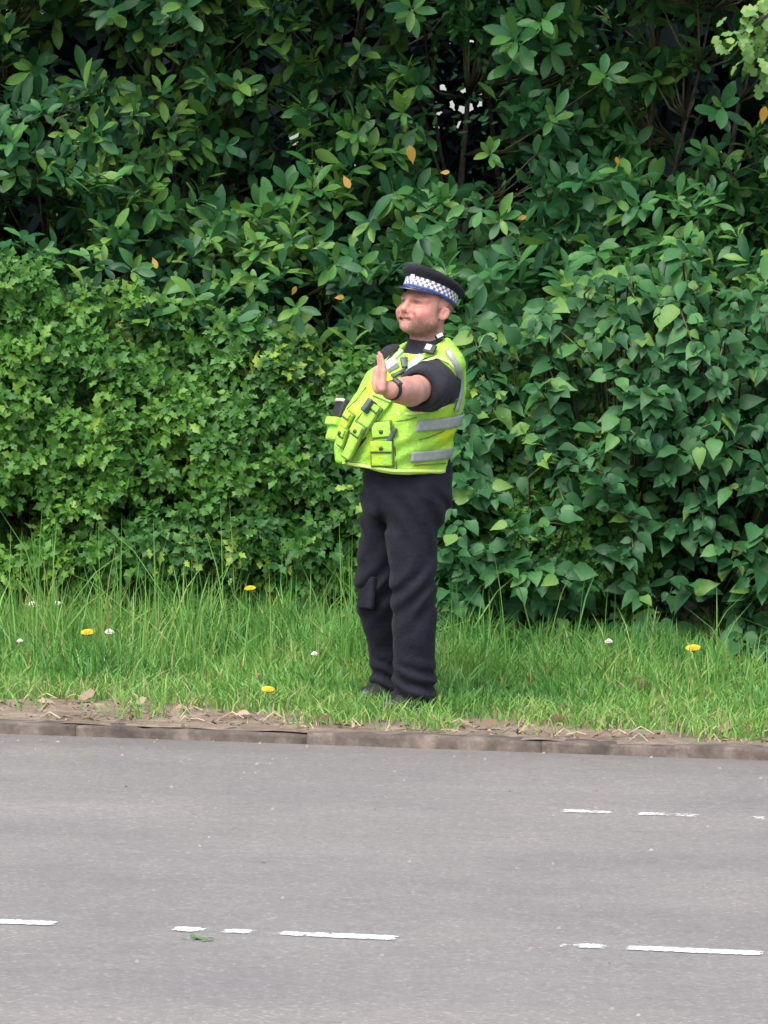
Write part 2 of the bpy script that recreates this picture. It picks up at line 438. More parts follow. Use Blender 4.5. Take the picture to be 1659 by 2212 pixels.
# ---- materials of the plants
M_LAUREL = leaf_mat('laurel_leaf', [(0, (0.014, 0.062, 0.025)), (0.4, (0.028, 0.116, 0.038)), (0.75, (0.056, 0.185, 0.044)), (1, (0.13, 0.26, 0.045))], 0.45, 0.16, 0.3)
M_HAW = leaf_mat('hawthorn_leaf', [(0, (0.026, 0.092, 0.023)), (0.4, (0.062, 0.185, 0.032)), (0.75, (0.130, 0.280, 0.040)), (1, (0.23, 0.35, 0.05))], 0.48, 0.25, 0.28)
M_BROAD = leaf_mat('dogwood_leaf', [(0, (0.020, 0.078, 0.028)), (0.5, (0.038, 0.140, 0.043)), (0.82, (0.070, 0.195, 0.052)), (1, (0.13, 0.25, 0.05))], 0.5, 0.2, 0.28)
M_OAK = leaf_mat('pale_tree_leaf', [(0, (0.10, 0.22, 0.06)), (0.5, (0.15, 0.29, 0.08)), (1, (0.21, 0.33, 0.07))], 0.5, 0.3, 0.4)
M_THICK = leaf_mat('thicket_leaf_shade_tone', [(0, (0.010, 0.018, 0.022)), (1, (0.016, 0.032, 0.032))], 0.8, 0.03, 0.08)  # near-black blue-green: deep bluish shade put into the leaf colour
M_YELLOW = leaf_mat('yellowed_leaf', [(0, (0.42, 0.23, 0.03)), (1, (0.46, 0.31, 0.05))], 0.5, 0.25, 0.4, (0.6, 0.4, 0.05))
M_BARK = plain_mat('shrub_bark', (0.06, 0.048, 0.036), 0.9, 0.5, 25, 0.8, bdist=0.01)
M_TWIG = plain_mat('green_twig', (0.085, 0.085, 0.035), 0.8, 0.4, 40)

# ---- thinned-out places of the laurel screen: gaps one looks into (u, v, half width, half height, strength)
GAPS = [(160, 110, 100, 62, .95), (340, 130, 60, 45, .8), (520, 125, 105, 50, .9), (700, 95, 60, 50, .85), (50, 500, 55, 85, .8), (380, 390, 45, 60, .8),
        (480, 440, 70, 70, .75), (130, 300, 50, 60, .5), (590, 300, 45, 60, .7), (680, 430, 50, 40, .6), (1000, 215, 85, 105, .9), (1000, 330, 80, 70, .97),
        (1090, 430, 38, 95, .95), (960, 490, 60, 40, .6), (1480, 260, 75, 90, .93), (1420, 420, 75, 75, .85), (1290, 90, 60, 60, .6), (1600, 520, 60, 60, .6),
        (260, 640, 60, 30, .4), (600, 600, 90, 45, .6), (690, 680, 60, 45, .8), (1230, 200, 60, 60, .5), (830, 60, 60, 60, .7), (1400, 60, 80, 60, .7)]
def gap_strength(p):
    u, v = uv_of(p); g = np.zeros(len(p))
    for (gu, gv, a, b, s) in GAPS:
        q = ((u - gu) / a) ** 2 + ((v - gv) / b) ** 2
        g = np.maximum(g, s * np.clip(1.35 - q * 0.8, 0, 1).clip(0, 1))
    return g
# openings right through to the bright sky behind
HOLES = [(965, 95, 12, 14), (1018, 86, 8, 9), (955, 190, 14, 10), (1006, 194, 12, 8), (1038, 200, 7, 9), (935, 218, 9, 7), (976, 226, 9, 12), (994, 236, 6, 10), (1014, 236, 12, 13), (1041, 230, 9, 15), (950, 244, 9, 7),
         (928, 258, 8, 8), (940, 276, 10, 7), (990, 268, 8, 8), (1055, 285, 8, 7), (948, 297, 8, 6), (1026, 379, 9, 7), (1062, 372, 8, 7), (1060, 392, 10, 7), (1120, 405, 9, 7), (1140, 409, 7, 3), (965, 366, 7, 7), (1504, 197, 9, 10), (1470, 172, 6, 6), (490, 285, 9, 5), (697, 358, 5, 6)]
def in_hole(p, grow=1.0):
    u, v = uv_of(p); h = np.zeros(len(p), bool)
    for (gu, gv, a, b) in HOLES: h |= ((u - gu) / (a * grow)) ** 2 + ((v - gv) / (b * grow)) ** 2 < 1
    return h
def clear_of_holes(p, d, s, grow=1.0):
    """leaves whose blade would cover a hole"""
    m = np.zeros(len(p), bool)
    for t in (0.15, 0.5, 0.85): m |= in_hole(p + d * (s * t)[:, None], grow)
    return ~m

# ------------------------------------------------------------------ laurels
def rand_dirs(n, bias, spread):
    return nrm(np.asarray(bias) + RNG.normal(0, spread, (n, 3)))

def whorl(L, p, axis, nl, size, spread=1.0, tone=None):
    """nl leaves set round the end of a shoot"""
    m = len(p); axis = nrm(axis)
    ref = nrm(np.cross(axis, np.array([0.31, 0.17, 0.93]))); ref2 = np.cross(axis, ref)
    ph0 = RNG.uniform(0, 6.28, m)
    for k in range(nl):
        ph = ph0 + k * 2.4 + RNG.normal(0, 0.25, m)
        lift = (0.15 + 0.75 * k / max(1, nl - 1)) * spread
        rad = ref * np.cos(ph)[:, None] + ref2 * np.sin(ph)[:, None]
        tilt = np.clip(RNG.normal(1.15 - 0.55 * (k / max(1, nl - 1)), 0.22, m), 0.25, 1.7)[:, None]
        d = axis * np.cos(tilt) + rad * np.sin(tilt)
        d[:, 2] -= 0.18
        n = axis * np.sin(tilt) - rad * np.cos(tilt) + np.array([0, 0, 0.35])
        s = size * RNG.uniform(0.7, 1.12, m)
        base = p - axis * (0.6 * size * (1 - k / max(1, nl - 1)))
        r = (tone if tone is not None else RNG.uniform(0, 1, m)) * 0.65 + RNG.uniform(0, 0.34, m)
        L.add(base, d, n, s, np.clip(r, 0, 0.995))

TRUNK_U = [-260, 195, 610, 1082, 1475, 1900]
YL = 21.35
trunk_x = np.array([(u - 829.5) / FPX * 22.2 for u in TRUNK_U])
N = 8600
pos = np.stack([RNG.uniform(-3.6, 3.6, N), np.zeros(N), RNG.uniform(0.9, 4.7, N)], 1)
depth = RNG.exponential(0.40, N).clip(0, 2.4)
bulge = 0.35 * vnoise(pos, 1.6, 11) + 0.12 * vnoise(pos, 4.0, 12)
pos[:, 1] = YL - 0.10 * (pos[:, 2] - 2.2) + bulge + depth
g = gap_strength(pos)
dens = 0.72 + 0.6 * vnoise(pos, 2.3, 13)
keep = RNG.uniform(0, 1, N) < np.clip(dens, 0.12, 1) * (1 - g * np.where(depth < 0.75, 1.0, 0.97)) * np.where(depth > 0.9, 0.7, 1)
keep &= ~in_hole(pos, 1.3)
pos, depth = pos[keep], depth[keep]
NO = 600                                            # the crowns lean out over the hedge above the picture
ov = np.stack([RNG.uniform(-3.8, 3.8, NO), RNG.uniform(20.3, 22.4, NO), np.zeros(NO)], 1)
ov[:, 2] = CAMZ + ray(829, -45)[2] * ov[:, 1] + RNG.exponential(0.35, NO) + 0.25 * np.abs(vnoise(ov, 1.4, 16))
NB = 700                                             # dense low shoots right behind the clipped hedge
lw = np.stack([RNG.uniform(-3.6, 3.6, NB), RNG.uniform(20.75, 21.25, NB), RNG.uniform(1.2, 2.35, NB)], 1)
lw[:170, 1] = RNG.uniform(20.35, 20.75, 170); lw[:170, 2] = RNG.uniform(1.5, 2.05, 170)
lw = lw[RNG.uniform(0, 1, NB) > 0.7 * gap_strength(lw)]
pos = np.concatenate([pos, ov, lw]); depth = np.concatenate([depth, np.full(NO + len(lw), 0.3)])
print('laurel shoots', len(pos))
owner = np.argmin(np.abs(pos[:, 0][:, None] - trunk_x[None] + RNG.normal(0, 0.14, (len(pos), 1))), 1)
LAB = ['glossy evergreen shrub at the left picture edge, only its outermost leaves showing',
       'dark glossy evergreen shrub at the far left with a hollow near its top',
       'tall glossy evergreen shrub with one orange leaf, behind and left of the man',
       'glossy evergreen shrub with a bare brown trunk and sky gaps above the cap',
       'glossy evergreen shrub at upper right with slanting bare brown branches',
       'glossy evergreen shrub at the right picture edge, only its outermost leaves showing']
laurels = []
for k in range(6):
    x0 = trunk_x[k]; base = np.array([x0, 22.25, float(verge_z(x0, 22.25)) - 0.02])
    root = empty('evergreen_shrub', base); laurels.append(root)
    tag(root, LAB[k], 'shrub', 'evergreen shrubs in the tall screen behind the hedge')
    sel = owner == k
    pk = pos[sel]; dk = depth[sel]
    # stems: a few leaning main stems, each shoot hangs on the nearest one by a thin twig
    r = np.random.default_rng(100 + k); stems = []
    ns = 4 if k in (0, 5) else 5
    tr = MB()
    for s in range(ns):
        top = np.array([x0 + r.uniform(-0.95, 0.95), 21.9 + r.uniform(-0.1, 0.7), r.uniform(3.2, 4.6)])
        if k == 3 and s == 0: top = P(1062, -40, 21.9)
        if k == 3 and s == 1: top = P(900, -60, 22.0)
        if k == 4 and s == 0: top = P(1625, -30, 21.7)
        if k == 4 and s == 1: top = P(1540, 20, 21.6)
        b0 = base + np.array([r.uniform(-0.06, 0.06), r.uniform(-0.06, 0.06), 0.0])
        if k == 3 and s == 0: b0[0] = P(1085, 500, 22.1)[0]
        mid = b0 * 0.5 + top * 0.5 + np.array([r.normal(0, 0.25), r.normal(0, 0.1), 0])
        ts = np.linspace(0, 1, 12)[:, None]
        line = (1 - ts) ** 2 * b0 + 2 * ts * (1 - ts) * mid + ts ** 2 * top + r.normal(0, 0.012, (12, 3)) * (ts > 0)
        rad = np.linspace(0.040 if s == 0 else 0.020, 0.006, 12)
        tr.tube(line, rad, 7); stems.append(line)
    tk = tr.build('trunk', M_BARK, root, base)
    nodes = np.concatenate(stems)
    tw = MB()
    for q in np.nonzero(r.uniform(0, 1, len(pk)) < 0.55)[0]:
        d2 = ((nodes - pk[q]) ** 2).sum(1) + np.where(nodes[:, 2] > pk[q, 2] - 0.1, 1.0, 0)
        c = nodes[np.argmin(d2)]
        if np.linalg.norm(c - pk[q]) > 1.2: continue
        m = (c + pk[q]) / 2 + np.array([0, -0.04, -0.05])
        if in_hole(m[None])[0]: continue
        tw.tube([c, m, pk[q]], [0.008, 0.006, 0.004], 4)
    if tw.V: tw.build('twigs', M_TWIG, root, base)
    L = Leaves()
    ax = rand_dirs(len(pk), (0, -0.55, 0.55), 0.45)
    up = pk[:, 2] > 2.9
    big = RNG.uniform(0, 1, len(pk)) < 0.6
    tone = np.clip(0.55 + 0.55 * vnoise(pk, 1.7, 15), 0, 1)
    for msk, nl, sz in ((big, 8, 0.138), (~big, 7, 0.112)):
        if msk.any(): whorl(L, pk[msk], ax[msk], nl, sz, tone=tone[msk])
    # a few full rosettes that stand out of the screen
    for (u, v, Y, sz, n_, who) in [(395, 10, 20.9, 0.15, 10, 2), (360, 30, 20.95, 0.13, 8, 2), (890, 15, 20.9, 0.15, 9, 3), (1110, 80, 20.9, 0.165, 10, 3), (1105, 130, 20.95, 0.15, 8, 3), (1170, 40, 21.0, 0.14, 8, 3),
                               (240, 15, 21.0, 0.14, 8, 1), (470, 470, 21.0, 0.15, 9, 2), (1080, 470, 20.9, 0.12, 9, 3), (490, 310, 21.0, 0.12, 9, 2), (1060, 330, 21.1, 0.1, 7, 3), (740, 600, 20.9, 0.13, 9, 2),
                               (220, 400, 21.0, 0.125, 9, 1), (950, 430, 20.95, 0.12, 9, 3), (1310, 160, 21.0, 0.13, 9, 4), (1200, 250, 21.0, 0.13, 8, 3), (1560, 230, 20.95, 0.15, 9, 4), (1330, 430, 21.0, 0.14, 9, 4)]:
        if who == k: whorl(L, P(u, v, Y)[None], np.array([[RNG.normal(0, .15), -0.75, 0.25]]), n_, sz, tone=np.array([0.9]))
    L.done()
    L = L.sub(clear_of_holes(L.p, L.d, L.s, 1.25))
    if k == 3:          # small leaves and twigs that break the sky gaps up
        ex = Leaves()
        for (u0, u1, v0, v1, n_) in ((915, 1070, 70, 310, 120), (1010, 1145, 355, 415, 30)):
            uu = RNG.uniform(u0, u1, n_); vv = RNG.uniform(v0, v1, n_)
            ex.add(np.array([P(a_, b_, 21.6) for a_, b_ in zip(uu, vv)]), rand_dirs(n_, (0, -0.1, -0.1), 0.8), rand_dirs(n_, (0, -0.8, 0.4), 0.4), RNG.uniform(0.03, 0.06, n_), RNG.uniform(0, 0.5, n_))
        ex.done(); ex = ex.sub(clear_of_holes(ex.p, ex.d, ex.s, 0.95))
        for a_ in ('p', 'd', 'n', 's', 'r', 'R', 'var'): setattr(L, a_, np.concatenate([getattr(L, a_), getattr(ex, a_)]))
    foliage(root, L, T_LAUREL, M_LAUREL, 'laurel')
def odd_leaf(root, u, v, Y, length, ang, label):
    me = part_mesh('yellow', T_LAUREL[:2], M_YELLOW)[0]
    ob = bpy.data.objects.new('leaf', me); COL.objects.link(ob); ob.parent = root
    d = np.array([[math.cos(ang), -0.25, math.sin(ang)]]); R = frames(d, np.array([[0.1, -1.0, 0.25]]))[0] * length
    M = np.eye(4); M[:3, :3] = R * np.array([0.85, 1.1, 0.85]); M[:3, 3] = P(u, v, Y) - d[0] * length / 2 - np.array(root.location)
    ob.matrix_local = Matrix(M.tolist()); ob['label'] = label
odd_leaf(laurels[2], 750, 395, 20.9, 0.085, -1.1, 'orange-yellow dying leaf')
odd_leaf(laurels[1], 335, 570, 20.75, 0.07, -1.2, 'yellow dying leaf')
odd_leaf(laurels[3], 888, 330, 20.9, 0.11, 1.75, 'yellow leaf hanging upright')
odd_leaf(laurels[2], 636, 626, 20.6, 0.055, 1.1, 'small tan dying leaf')
odd_leaf(laurels[2], 735, 642, 20.6, 0.06, 0.1, 'pale yellow leaf lying flat')
odd_leaf(laurels[3], 963, 372, 21.0, 0.055, 0.1, 'small orange leaf in the dark gap')
odd_leaf(laurels[4], 1650, 245, 20.8, 0.1, 1.4, 'orange leaf at the right edge')
odd_leaf(laurels[4], 1333, 346, 20.9, 0.05, 1.9, 'small pale yellow leaf')
odd_leaf(laurels[3], 1128, 470, 20.9, 0.06, 0.3, 'yellow-green leaf beside the trunk')

# ------------------------------------------------------------------ thicket far behind, leaves coloured as dark as its shade
tb = np.array([0.0, 24.2, float(verge_z(0, 24.2)) - 0.05])
thicket = empty('evergreen_thicket', tb); tag(thicket, 'evergreen thicket with shade put into its leaf colour, seen through the gaps of the evergreen shrubs', 'thicket')
N = 32000
p = np.stack([RNG.uniform(-4.6, 4.6, N), RNG.uniform(23.2, 25.4, N), RNG.uniform(0.0, 6.2, N)], 1)
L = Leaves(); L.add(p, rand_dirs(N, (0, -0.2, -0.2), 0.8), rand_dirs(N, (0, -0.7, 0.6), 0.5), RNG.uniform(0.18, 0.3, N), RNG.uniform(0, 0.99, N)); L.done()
L = L.sub(clear_of_holes(L.p, L.d, L.s * 1.1, 1.7))
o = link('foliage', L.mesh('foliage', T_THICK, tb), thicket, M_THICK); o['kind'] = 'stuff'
L = Leaves()                        # finer sprays round the openings, so that the sky shows only in specks
for (u0, u1, v0, v1, n_) in ((900, 1085, 50, 325, 3400), (1000, 1160, 345, 425, 1000), (1440, 1530, 150, 225, 500), (470, 510, 265, 305, 120), (680, 715, 340, 375, 120)):
    uu = RNG.uniform(u0, u1, n_); vv = RNG.uniform(v0, v1, n_); yy = RNG.uniform(22.8, 23.1, n_)
    L.add(np.array([P(a_, b_, c_) for a_, b_, c_ in zip(uu, vv, yy)]), rand_dirs(n_, (0, 0, -0.2), 0.8), rand_dirs(n_, (0, -0.9, 0.3), 0.35), RNG.uniform(0.045, 0.075, n_), RNG.uniform(0, 0.99, n_))
L.done(); L = L.sub(clear_of_holes(L.p, L.d, L.s, 1.0))
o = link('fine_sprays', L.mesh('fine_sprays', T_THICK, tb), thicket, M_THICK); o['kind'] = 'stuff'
tr = MB()
for x in (-2.6, -1.1, 0.9, 1.9, 3.2):
    tr.tube([(x, 24.4, tb[2]), (x + .08, 24.4, 1.8), (x - .05, 24.3, 3.4), (x, 24.3, 5.0)], [0.09, 0.075, 0.06, 0.03], 8)
tr.build('trunk', M_BARK, thicket, tb)

# ------------------------------------------------------------------ clipped hawthorn hedge, low on the left
def hedge_top(x):
    return np.interp(x, [-3.6, -1.75, -1.3, -0.8, -0.3, 0.1, 0.5, 0.9, 1.2], [1.84, 1.83, 1.76, 1.57, 1.47, 1.52, 1.42, 1.25, 1.0])
hb = np.array([-1.0, 20.6, float(verge_z(-1.0, 20.6)) - 0.02])
hedge = empty('clipped_hedge', hb); tag(hedge, 'low leafy hedge of small bright lobed leaves behind the grass verge', 'hedge')
NC = 490
cx = RNG.uniform(-3.5, 1.15, NC); ct = hedge_top(cx); cz = 0.28 + (ct - 0.28) * RNG.uniform(0, 1, NC) ** 0.85
cp = np.stack([cx, np.zeros(NC), cz], 1)
cp[:, 1] = 20.0 + 0.10 * vnoise(cp, 1.3, 21) + 0.42 * np.clip((cz / ct), 0, 1) ** 3.0 + 0.16 * np.clip(0.55 - cz, 0, 1) * 2 + RNG.exponential(0.10, NC)
cp[:, 2] += -SLOPE * cx
cr = RNG.uniform(0.08, 0.17, NC)
ctone = np.clip(0.5 + 0.55 * vnoise(cp, 2.2, 22) + RNG.normal(0, 0.12, NC), 0, 1)
L = Leaves()
SH = 15
q = rand_dirs(NC * SH, (0, -0.5, 0.5), 0.6)
sp = np.repeat(cp, SH, 0) + q * np.repeat(cr, SH)[:, None] * RNG.uniform(0.55, 1.15, (NC * SH, 1))
st = np.repeat(ctone, SH)
ctw = Leaves()
whorl(ctw, sp, nrm(q + np.array([0, -0.45, -0.12])), 6, 0.070, tone=st)
for a_ in ctw.p: a_ += RNG.normal(0, 0.006, a_.shape)
L.p += ctw.p; L.d += ctw.d; L.n += ctw.n; L.s += ctw.s; L.r += ctw.r
for k in range(1):
    n = len(sp)
    d = nrm(q * 0.6 + RNG.normal(0, 0.62, (n, 3)) + np.array([0, -0.15, -0.22]))
    nn = nrm(q + np.array([0, -0.1, 0.9]) + RNG.normal(0, 0.35, (n, 3)))
    L.add(sp - q * (0.018 * k) + RNG.normal(0, 0.008, (n, 3)), d, nn, RNG.uniform(0.042, 0.080, n), np.clip(st * 0.6 + RNG.uniform(0, 0.4, n), 0, 0.995))
# sparse inner leaves close the view through
NI = 9000
ix = RNG.uniform(-3.6, 1.2, NI); it = hedge_top(ix)
ip = np.stack([ix, RNG.uniform(20.35, 20.95, NI), 0.1 + (it - 0.15) * RNG.uniform(0, 1, NI)], 1)
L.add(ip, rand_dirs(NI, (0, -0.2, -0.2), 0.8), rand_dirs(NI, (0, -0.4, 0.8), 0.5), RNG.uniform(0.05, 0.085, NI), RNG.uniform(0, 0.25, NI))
L.done(); print('hawthorn leaves', len(L.p))
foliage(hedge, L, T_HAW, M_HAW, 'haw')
tr = MB()
for x in np.arange(-3.4, 1.1, 0.3):
    x += RNG.normal(0, 0.05); y = 20.55 + RNG.normal(0, 0.06)
    tr.tube([(x, y, float(verge_z(x, y)) - 0.03), (x + RNG.normal(0, .05), y - .03, 0.55), (x + RNG.normal(0, .1), y, 1.25)], [0.022, 0.016, 0.006], 6)
    for _ in range(3):
        z0 = RNG.uniform(0.3, 0.9); tr.tube([(x, y, z0), (x + RNG.normal(0, .12), y - .18, z0 + .12), (x + RNG.normal(0, .2), y - .4, z0 + .3)], [0.009, 0.006, 0.003], 4)
tr.build('stems', M_BARK, hedge, hb)

# ------------------------------------------------------------------ broad-leaved shrub on the right
def broad_top(x): return np.interp(x, [0.2, 0.4, 0.65, 0.95, 1.3, 1.7, 2.2, 3.4], [0.9, 1.45, 1.72, 1.93, 1.86, 1.72, 1.75, 1.7])
bb = np.array([1.5, 20.45, float(verge_z(1.5, 20.45)) - 0.02])
broad = empty('broad_leaved_shrub', bb); tag(broad, 'broad blue-green leaved shrub spilling over the grass on the right', 'shrub')
NS = 680
sx = 0.22 + 3.2 * RNG.uniform(0, 1, NS); tt = broad_top(sx); lo = np.interp(sx, [0.2, 0.5, 1.0, 3.4], [0.30, 0.10, 0.05, 0.06])
sz = lo + (tt - lo) * RNG.uniform(0, 1, NS) ** 0.9
tip = np.stack([sx, np.zeros(NS), sz], 1)
tip[:, 1] = 19.60 + 0.16 * vnoise(tip, 1.5, 31) + 0.55 * np.clip(sz / tt, 0, 1) ** 2.5 + RNG.exponential(0.16, NS)
u_, v_ = uv_of(tip)
gap = np.zeros(NS)
for gu, gv, a, b, s in [(1270, 900, 75, 70, .9), (1590, 1110, 70, 50, .85), (1290, 1290, 60, 40, .7), (1480, 1250, 80, 40, .75), (1130, 1080, 60, 50, .6), (1400, 1330, 120, 30, .6), (1600, 620, 70, 60, .7), (1210, 1050, 40, 40, .7)]:
    gap = np.maximum(gap, s * (((u_ - gu) / a) ** 2 + ((v_ - gv) / b) ** 2 < 1))
kp = (RNG.uniform(0, 1, NS) > gap) | (tip[:, 1] > 20.25)
tip = tip[kp]; NS = len(tip)
L = Leaves(); st_mb = MB()
tone = np.clip(0.5 + 0.5 * vnoise(tip, 1.8, 32), 0, 1)
rootpts = np.array([[x, 20.55, 0.1] for x in (0.7, 1.1, 1.5, 1.9, 2.4, 2.9)])
outd = nrm(np.stack([RNG.normal(0, 0.45, NS), -0.75 + RNG.normal(0, 0.2, NS), -0.05 + RNG.normal(0, 0.35, NS)], 1))
for k in range(8):                # opposite pairs along an arching shoot
    back = 0.055 * (k // 2) + 0.01
    side = 1 if k % 2 else -1
    sv = nrm(np.cross(outd, np.array([0, 0, 1.0]))) * side
    pk = tip - outd * back + np.array([0, 0, -0.25]) * 0 + RNG.normal(0, 0.008, (NS, 3))
    pk[:, 2] += 0.35 * back * (1 - back * 2)
    if k < 2: d = nrm(outd * 1.0 + sv * 0.45 + np.array([0, 0, -0.3]) + RNG.normal(0, 0.15, (NS, 3)))
    else: d = nrm(outd * 0.45 + sv * 0.9 + np.array([0, -0.1, -0.14]) + RNG.normal(0, 0.3, (NS, 3)))
    nn = nrm(np.array([0, -0.6, 0.8]) + RNG.normal(0, 0.38, (NS, 3)))
    szs = (0.084 + 0.012 * min(k // 2, 2)) * RNG.uniform(0.6, 1.3, NS)
    L.add(pk, d, nn, szs, np.clip(tone * 0.55 + RNG.uniform(0, 0.45, NS), 0, 0.995))
NI = 2600
ix = RNG.uniform(0.25, 3.5, NI); ip = np.stack([ix, RNG.uniform(20.3, 21.0, NI), 0.08 + (broad_top(ix) - 0.12) * RNG.uniform(0, 1, NI)], 1)
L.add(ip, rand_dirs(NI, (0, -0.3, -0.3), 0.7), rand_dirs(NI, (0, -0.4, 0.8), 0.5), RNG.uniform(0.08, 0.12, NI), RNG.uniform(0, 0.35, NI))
L.done()
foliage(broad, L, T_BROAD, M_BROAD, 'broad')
for q in range(NS):
    c = rootpts[np.argmin(np.abs(rootpts[:, 0] - tip[q, 0]))]
    s0 = tip[q] - outd[q] * 0.2
    st_mb.tube([s0 * 0.4 + c * 0.6 + np.array([0, 0, .1]), s0, tip[q] - outd[q] * 0.08, tip[q]], [0.007, 0.005, 0.004, 0.002], 4)
for c in rootpts: st_mb.tube([c - np.array([0, 0, .12]), c + np.array([0.03, 0, .5]), c + np.array([-.02, -.1, 1.2])], [0.02, 0.014, 0.008], 6)
st_mb.build('stems', M_TWIG, broad, bb)

# ------------------------------------------------------------------ pale tree reaching in at the upper right
tx, ty = 2.75, 19.5
tbase = np.array([tx, ty, float(verge_z(tx, ty)) - 0.02])
tree = empty('lobed_leaf_tree', tbase); tag(tree, 'tree with pale green lobed leaves hanging in at the top right corner', 'tree')
tr = MB()
tr.tube([tbase, tbase + [0.02, 0, 1.2], tbase + [-.05, 0.02, 2.4], tbase + [.02, 0, 3.8], tbase + [0, 0, 5.2]], [0.11, 0.09, 0.075, 0.055, 0.03], 9)
crown = []
ends = [P(1640, 40, 19.2), P(1625, 110, 19.2), P(1660, 70, 19.25), P(1700, 20, 19.3), P(1720, 120, 19.2), P(1600, 75, 19.15), P(1680, -40, 19.3), P(1650, 120, 19.3), P(1760, 60, 19.1), P(1700, 160, 19.3)]
for e in ends:
    s0 = np.array([tx - 0.02, ty, e[2] + RNG.uniform(0.15, 0.6)])
    tr.tube([s0, (s0 + e) / 2 + [0, 0, .22], e], [0.022, 0.012, 0.004], 5); crown.append(e)
for _ in range(70):
    a = RNG.uniform(0, 6.28); rr = RNG.uniform(0.3, 1.3); e = np.array([tx + 0.25 + rr * math.cos(a) * 0.9, ty + rr * math.sin(a), RNG.uniform(2.9, 5.6)])
    u0, v0 = uv_of(e)
    if u0[0] < 1660 and v0[0] > -60: continue
    tr.tube([(tx, ty, e[2] - 0.5), (np.array([tx, ty, e[2] - .5]) + e) / 2 + [0, 0, .15], e], [0.02, 0.011, 0.004], 5); crown.append(e)
tr.build('trunk', M_BARK, tree, tbase)
L = Leaves(); cc = np.array(crown)
for k in range(13):
    n = len(cc); d = rand_dirs(n, (-0.15, -0.25, -0.45), 0.55)
    L.add(cc + RNG.normal(0, 0.05, (n, 3)), d, rand_dirs(n, (0, -0.5, 0.7), 0.4), RNG.uniform(0.055, 0.095, n), RNG.uniform(0, 0.99, n))
L.done(); foliage(tree, L, T_OAK, M_OAK, 'oak', 60, stuff_name='crown')

# ------------------------------------------------------------------ grass verge
def grass_mat():
    m, n, l, p = newmat('grass_blade')
    at = n.new('ShaderNodeAttribute'); at.attribute_name = 'rnd'
    r = ramp(n, [(0, (0.06, 0.20, 0.04)), (0.4, (0.125, 0.31, 0.06)), (0.72, (0.20, 0.38, 0.075)), (0.86, (0.30, 0.40, 0.10)), (0.93, (0.34, 0.30, 0.13)), (1, (0.42, 0.35, 0.2))])
    l.new(at.outputs['Fac'], r.inputs[0]); l.new(r.outputs[0], p.inputs['Base Color']); p.inputs['Roughness'].default_value = 0.5
    p.inputs['Specular IOR Level'].default_value = 0.3
    tr = n.new('ShaderNodeBsdfTranslucent'); l.new(r.outputs[0], tr.inputs['Color'])
    ms = n.new('ShaderNodeMixShader'); ms.inputs[0].default_value = 0.3
    l.new(p.outputs[0], ms.inputs[1]); l.new(tr.outputs[0], ms.inputs[2]); l.new(ms.outputs[0], n['Material Output'].inputs['Surface'])
    return m
M_GRASS = grass_mat()
def blades(name, base, h, w, lean, rnd, label, cat):
    n = len(base); ang = RNG.uniform(0, 6.28, n); bd = np.stack([np.cos(ang), np.sin(ang), 0 * ang], 1)
    fa = RNG.uniform(0, 6.28, n); side = np.stack([np.cos(fa), np.sin(fa) * 0.5, 0 * fa], 1)
    V = []
    ts = [0, 0.35, 0.7]
    for t in ts:
        c = base + bd * (lean * h * t * t)[:, None] + np.array([0, 0, 1.0]) * (h * t * (1 - 0.25 * lean * t))[:, None]
        ww = w * (1 - 0.55 * t)
        V += [c - side * ww[:, None] / 2, c + side * ww[:, None] / 2]
    t = 1.0; V.append(base + bd * (lean * h)[:, None] + np.array([0, 0, 1.0]) * (h * (1 - 0.25 * lean))[:, None])
    V = np.stack(V, 1)
    TF = np.array([[0, 1, 3], [0, 3, 2], [2, 3, 5], [2, 5, 4], [4, 5, 6]])
    F = (TF[None] + (np.arange(n) * 7)[:, None, None]).reshape(-1, 3)
    me = new_mesh(name, V.reshape(-1, 3), F)
    a = me.attributes.new('rnd', 'FLOAT', 'POINT'); a.data.foreach_set('value', np.repeat(np.clip(rnd, 0, 0.999), 7).astype(np.float32))
    o = link(name, me, None, M_GRASS); tag(o, label, cat, kind='stuff'); return o
def verge_pts(n, b0, b1, power=1.0):
    a = RNG.uniform(-5.6, 0.6, n) + 0; b = b0 + (b1 - b0) * RNG.uniform(0, 1, n) ** power
    a = RNG.uniform(-6.2, 1.0, n); x, y = xy(a, BK + b); 
    return np.stack([x, y, verge_z(x, y)], 1), b
# along-street centre of the view at the verge
a_mid = ab(0, 18.5)[0]
def vpts(n, b0, b1, power=1.0):
    a = a_mid + RNG.uniform(-3.4, 3.4, n); b = b0 + (b1 - b0) * RNG.uniform(0, 1, n) ** power
    x, y = xy(a, BK + b); return np.stack([x, y, verge_z(x, y)], 1), b
# where the turf begins behind the kerb: about 0.9 m on the left, 0.45 m on the right
def turf_edge(p): return np.interp(p[:, 0], [-1.7, -0.8, 0.2, 1.0, 3], [0.72, 0.62, 0.50, 0.40, 0.38]) + 0.14 * vnoise(p, 4.0, 41)
p, b = vpts(105000, 0.15, 3.7)
te = turf_edge(p); q = b - te
kp = RNG.uniform(0, 1, len(p)) < np.clip(0.04 + q * 2.6, 0.0, 1)
p, b, q = p[kp], b[kp], q[kp]
pn = vnoise(p, 2.5, 42)
h = (0.05 + 0.10 * np.clip(q / 0.9, 0, 1) + 0.16 * np.clip((q - 0.8) / 1.2, 0, 1)) * (0.72 + 0.6 * pn + 0.25 * vnoise(p, 7.0, 48)) * RNG.uniform(0.5, 1.45, len(p))
h = np.clip(h * np.interp(p[:, 0], [0.1, 0.55], [1.0, 0.58]), 0.025, 0.5)
rnd = np.clip(0.38 + 0.25 * vnoise(p, 1.7, 43) + RNG.normal(0, 0.17, len(p)) + 0.38 * np.clip(0.25 - q, 0, 1) * 2, 0, 0.99)
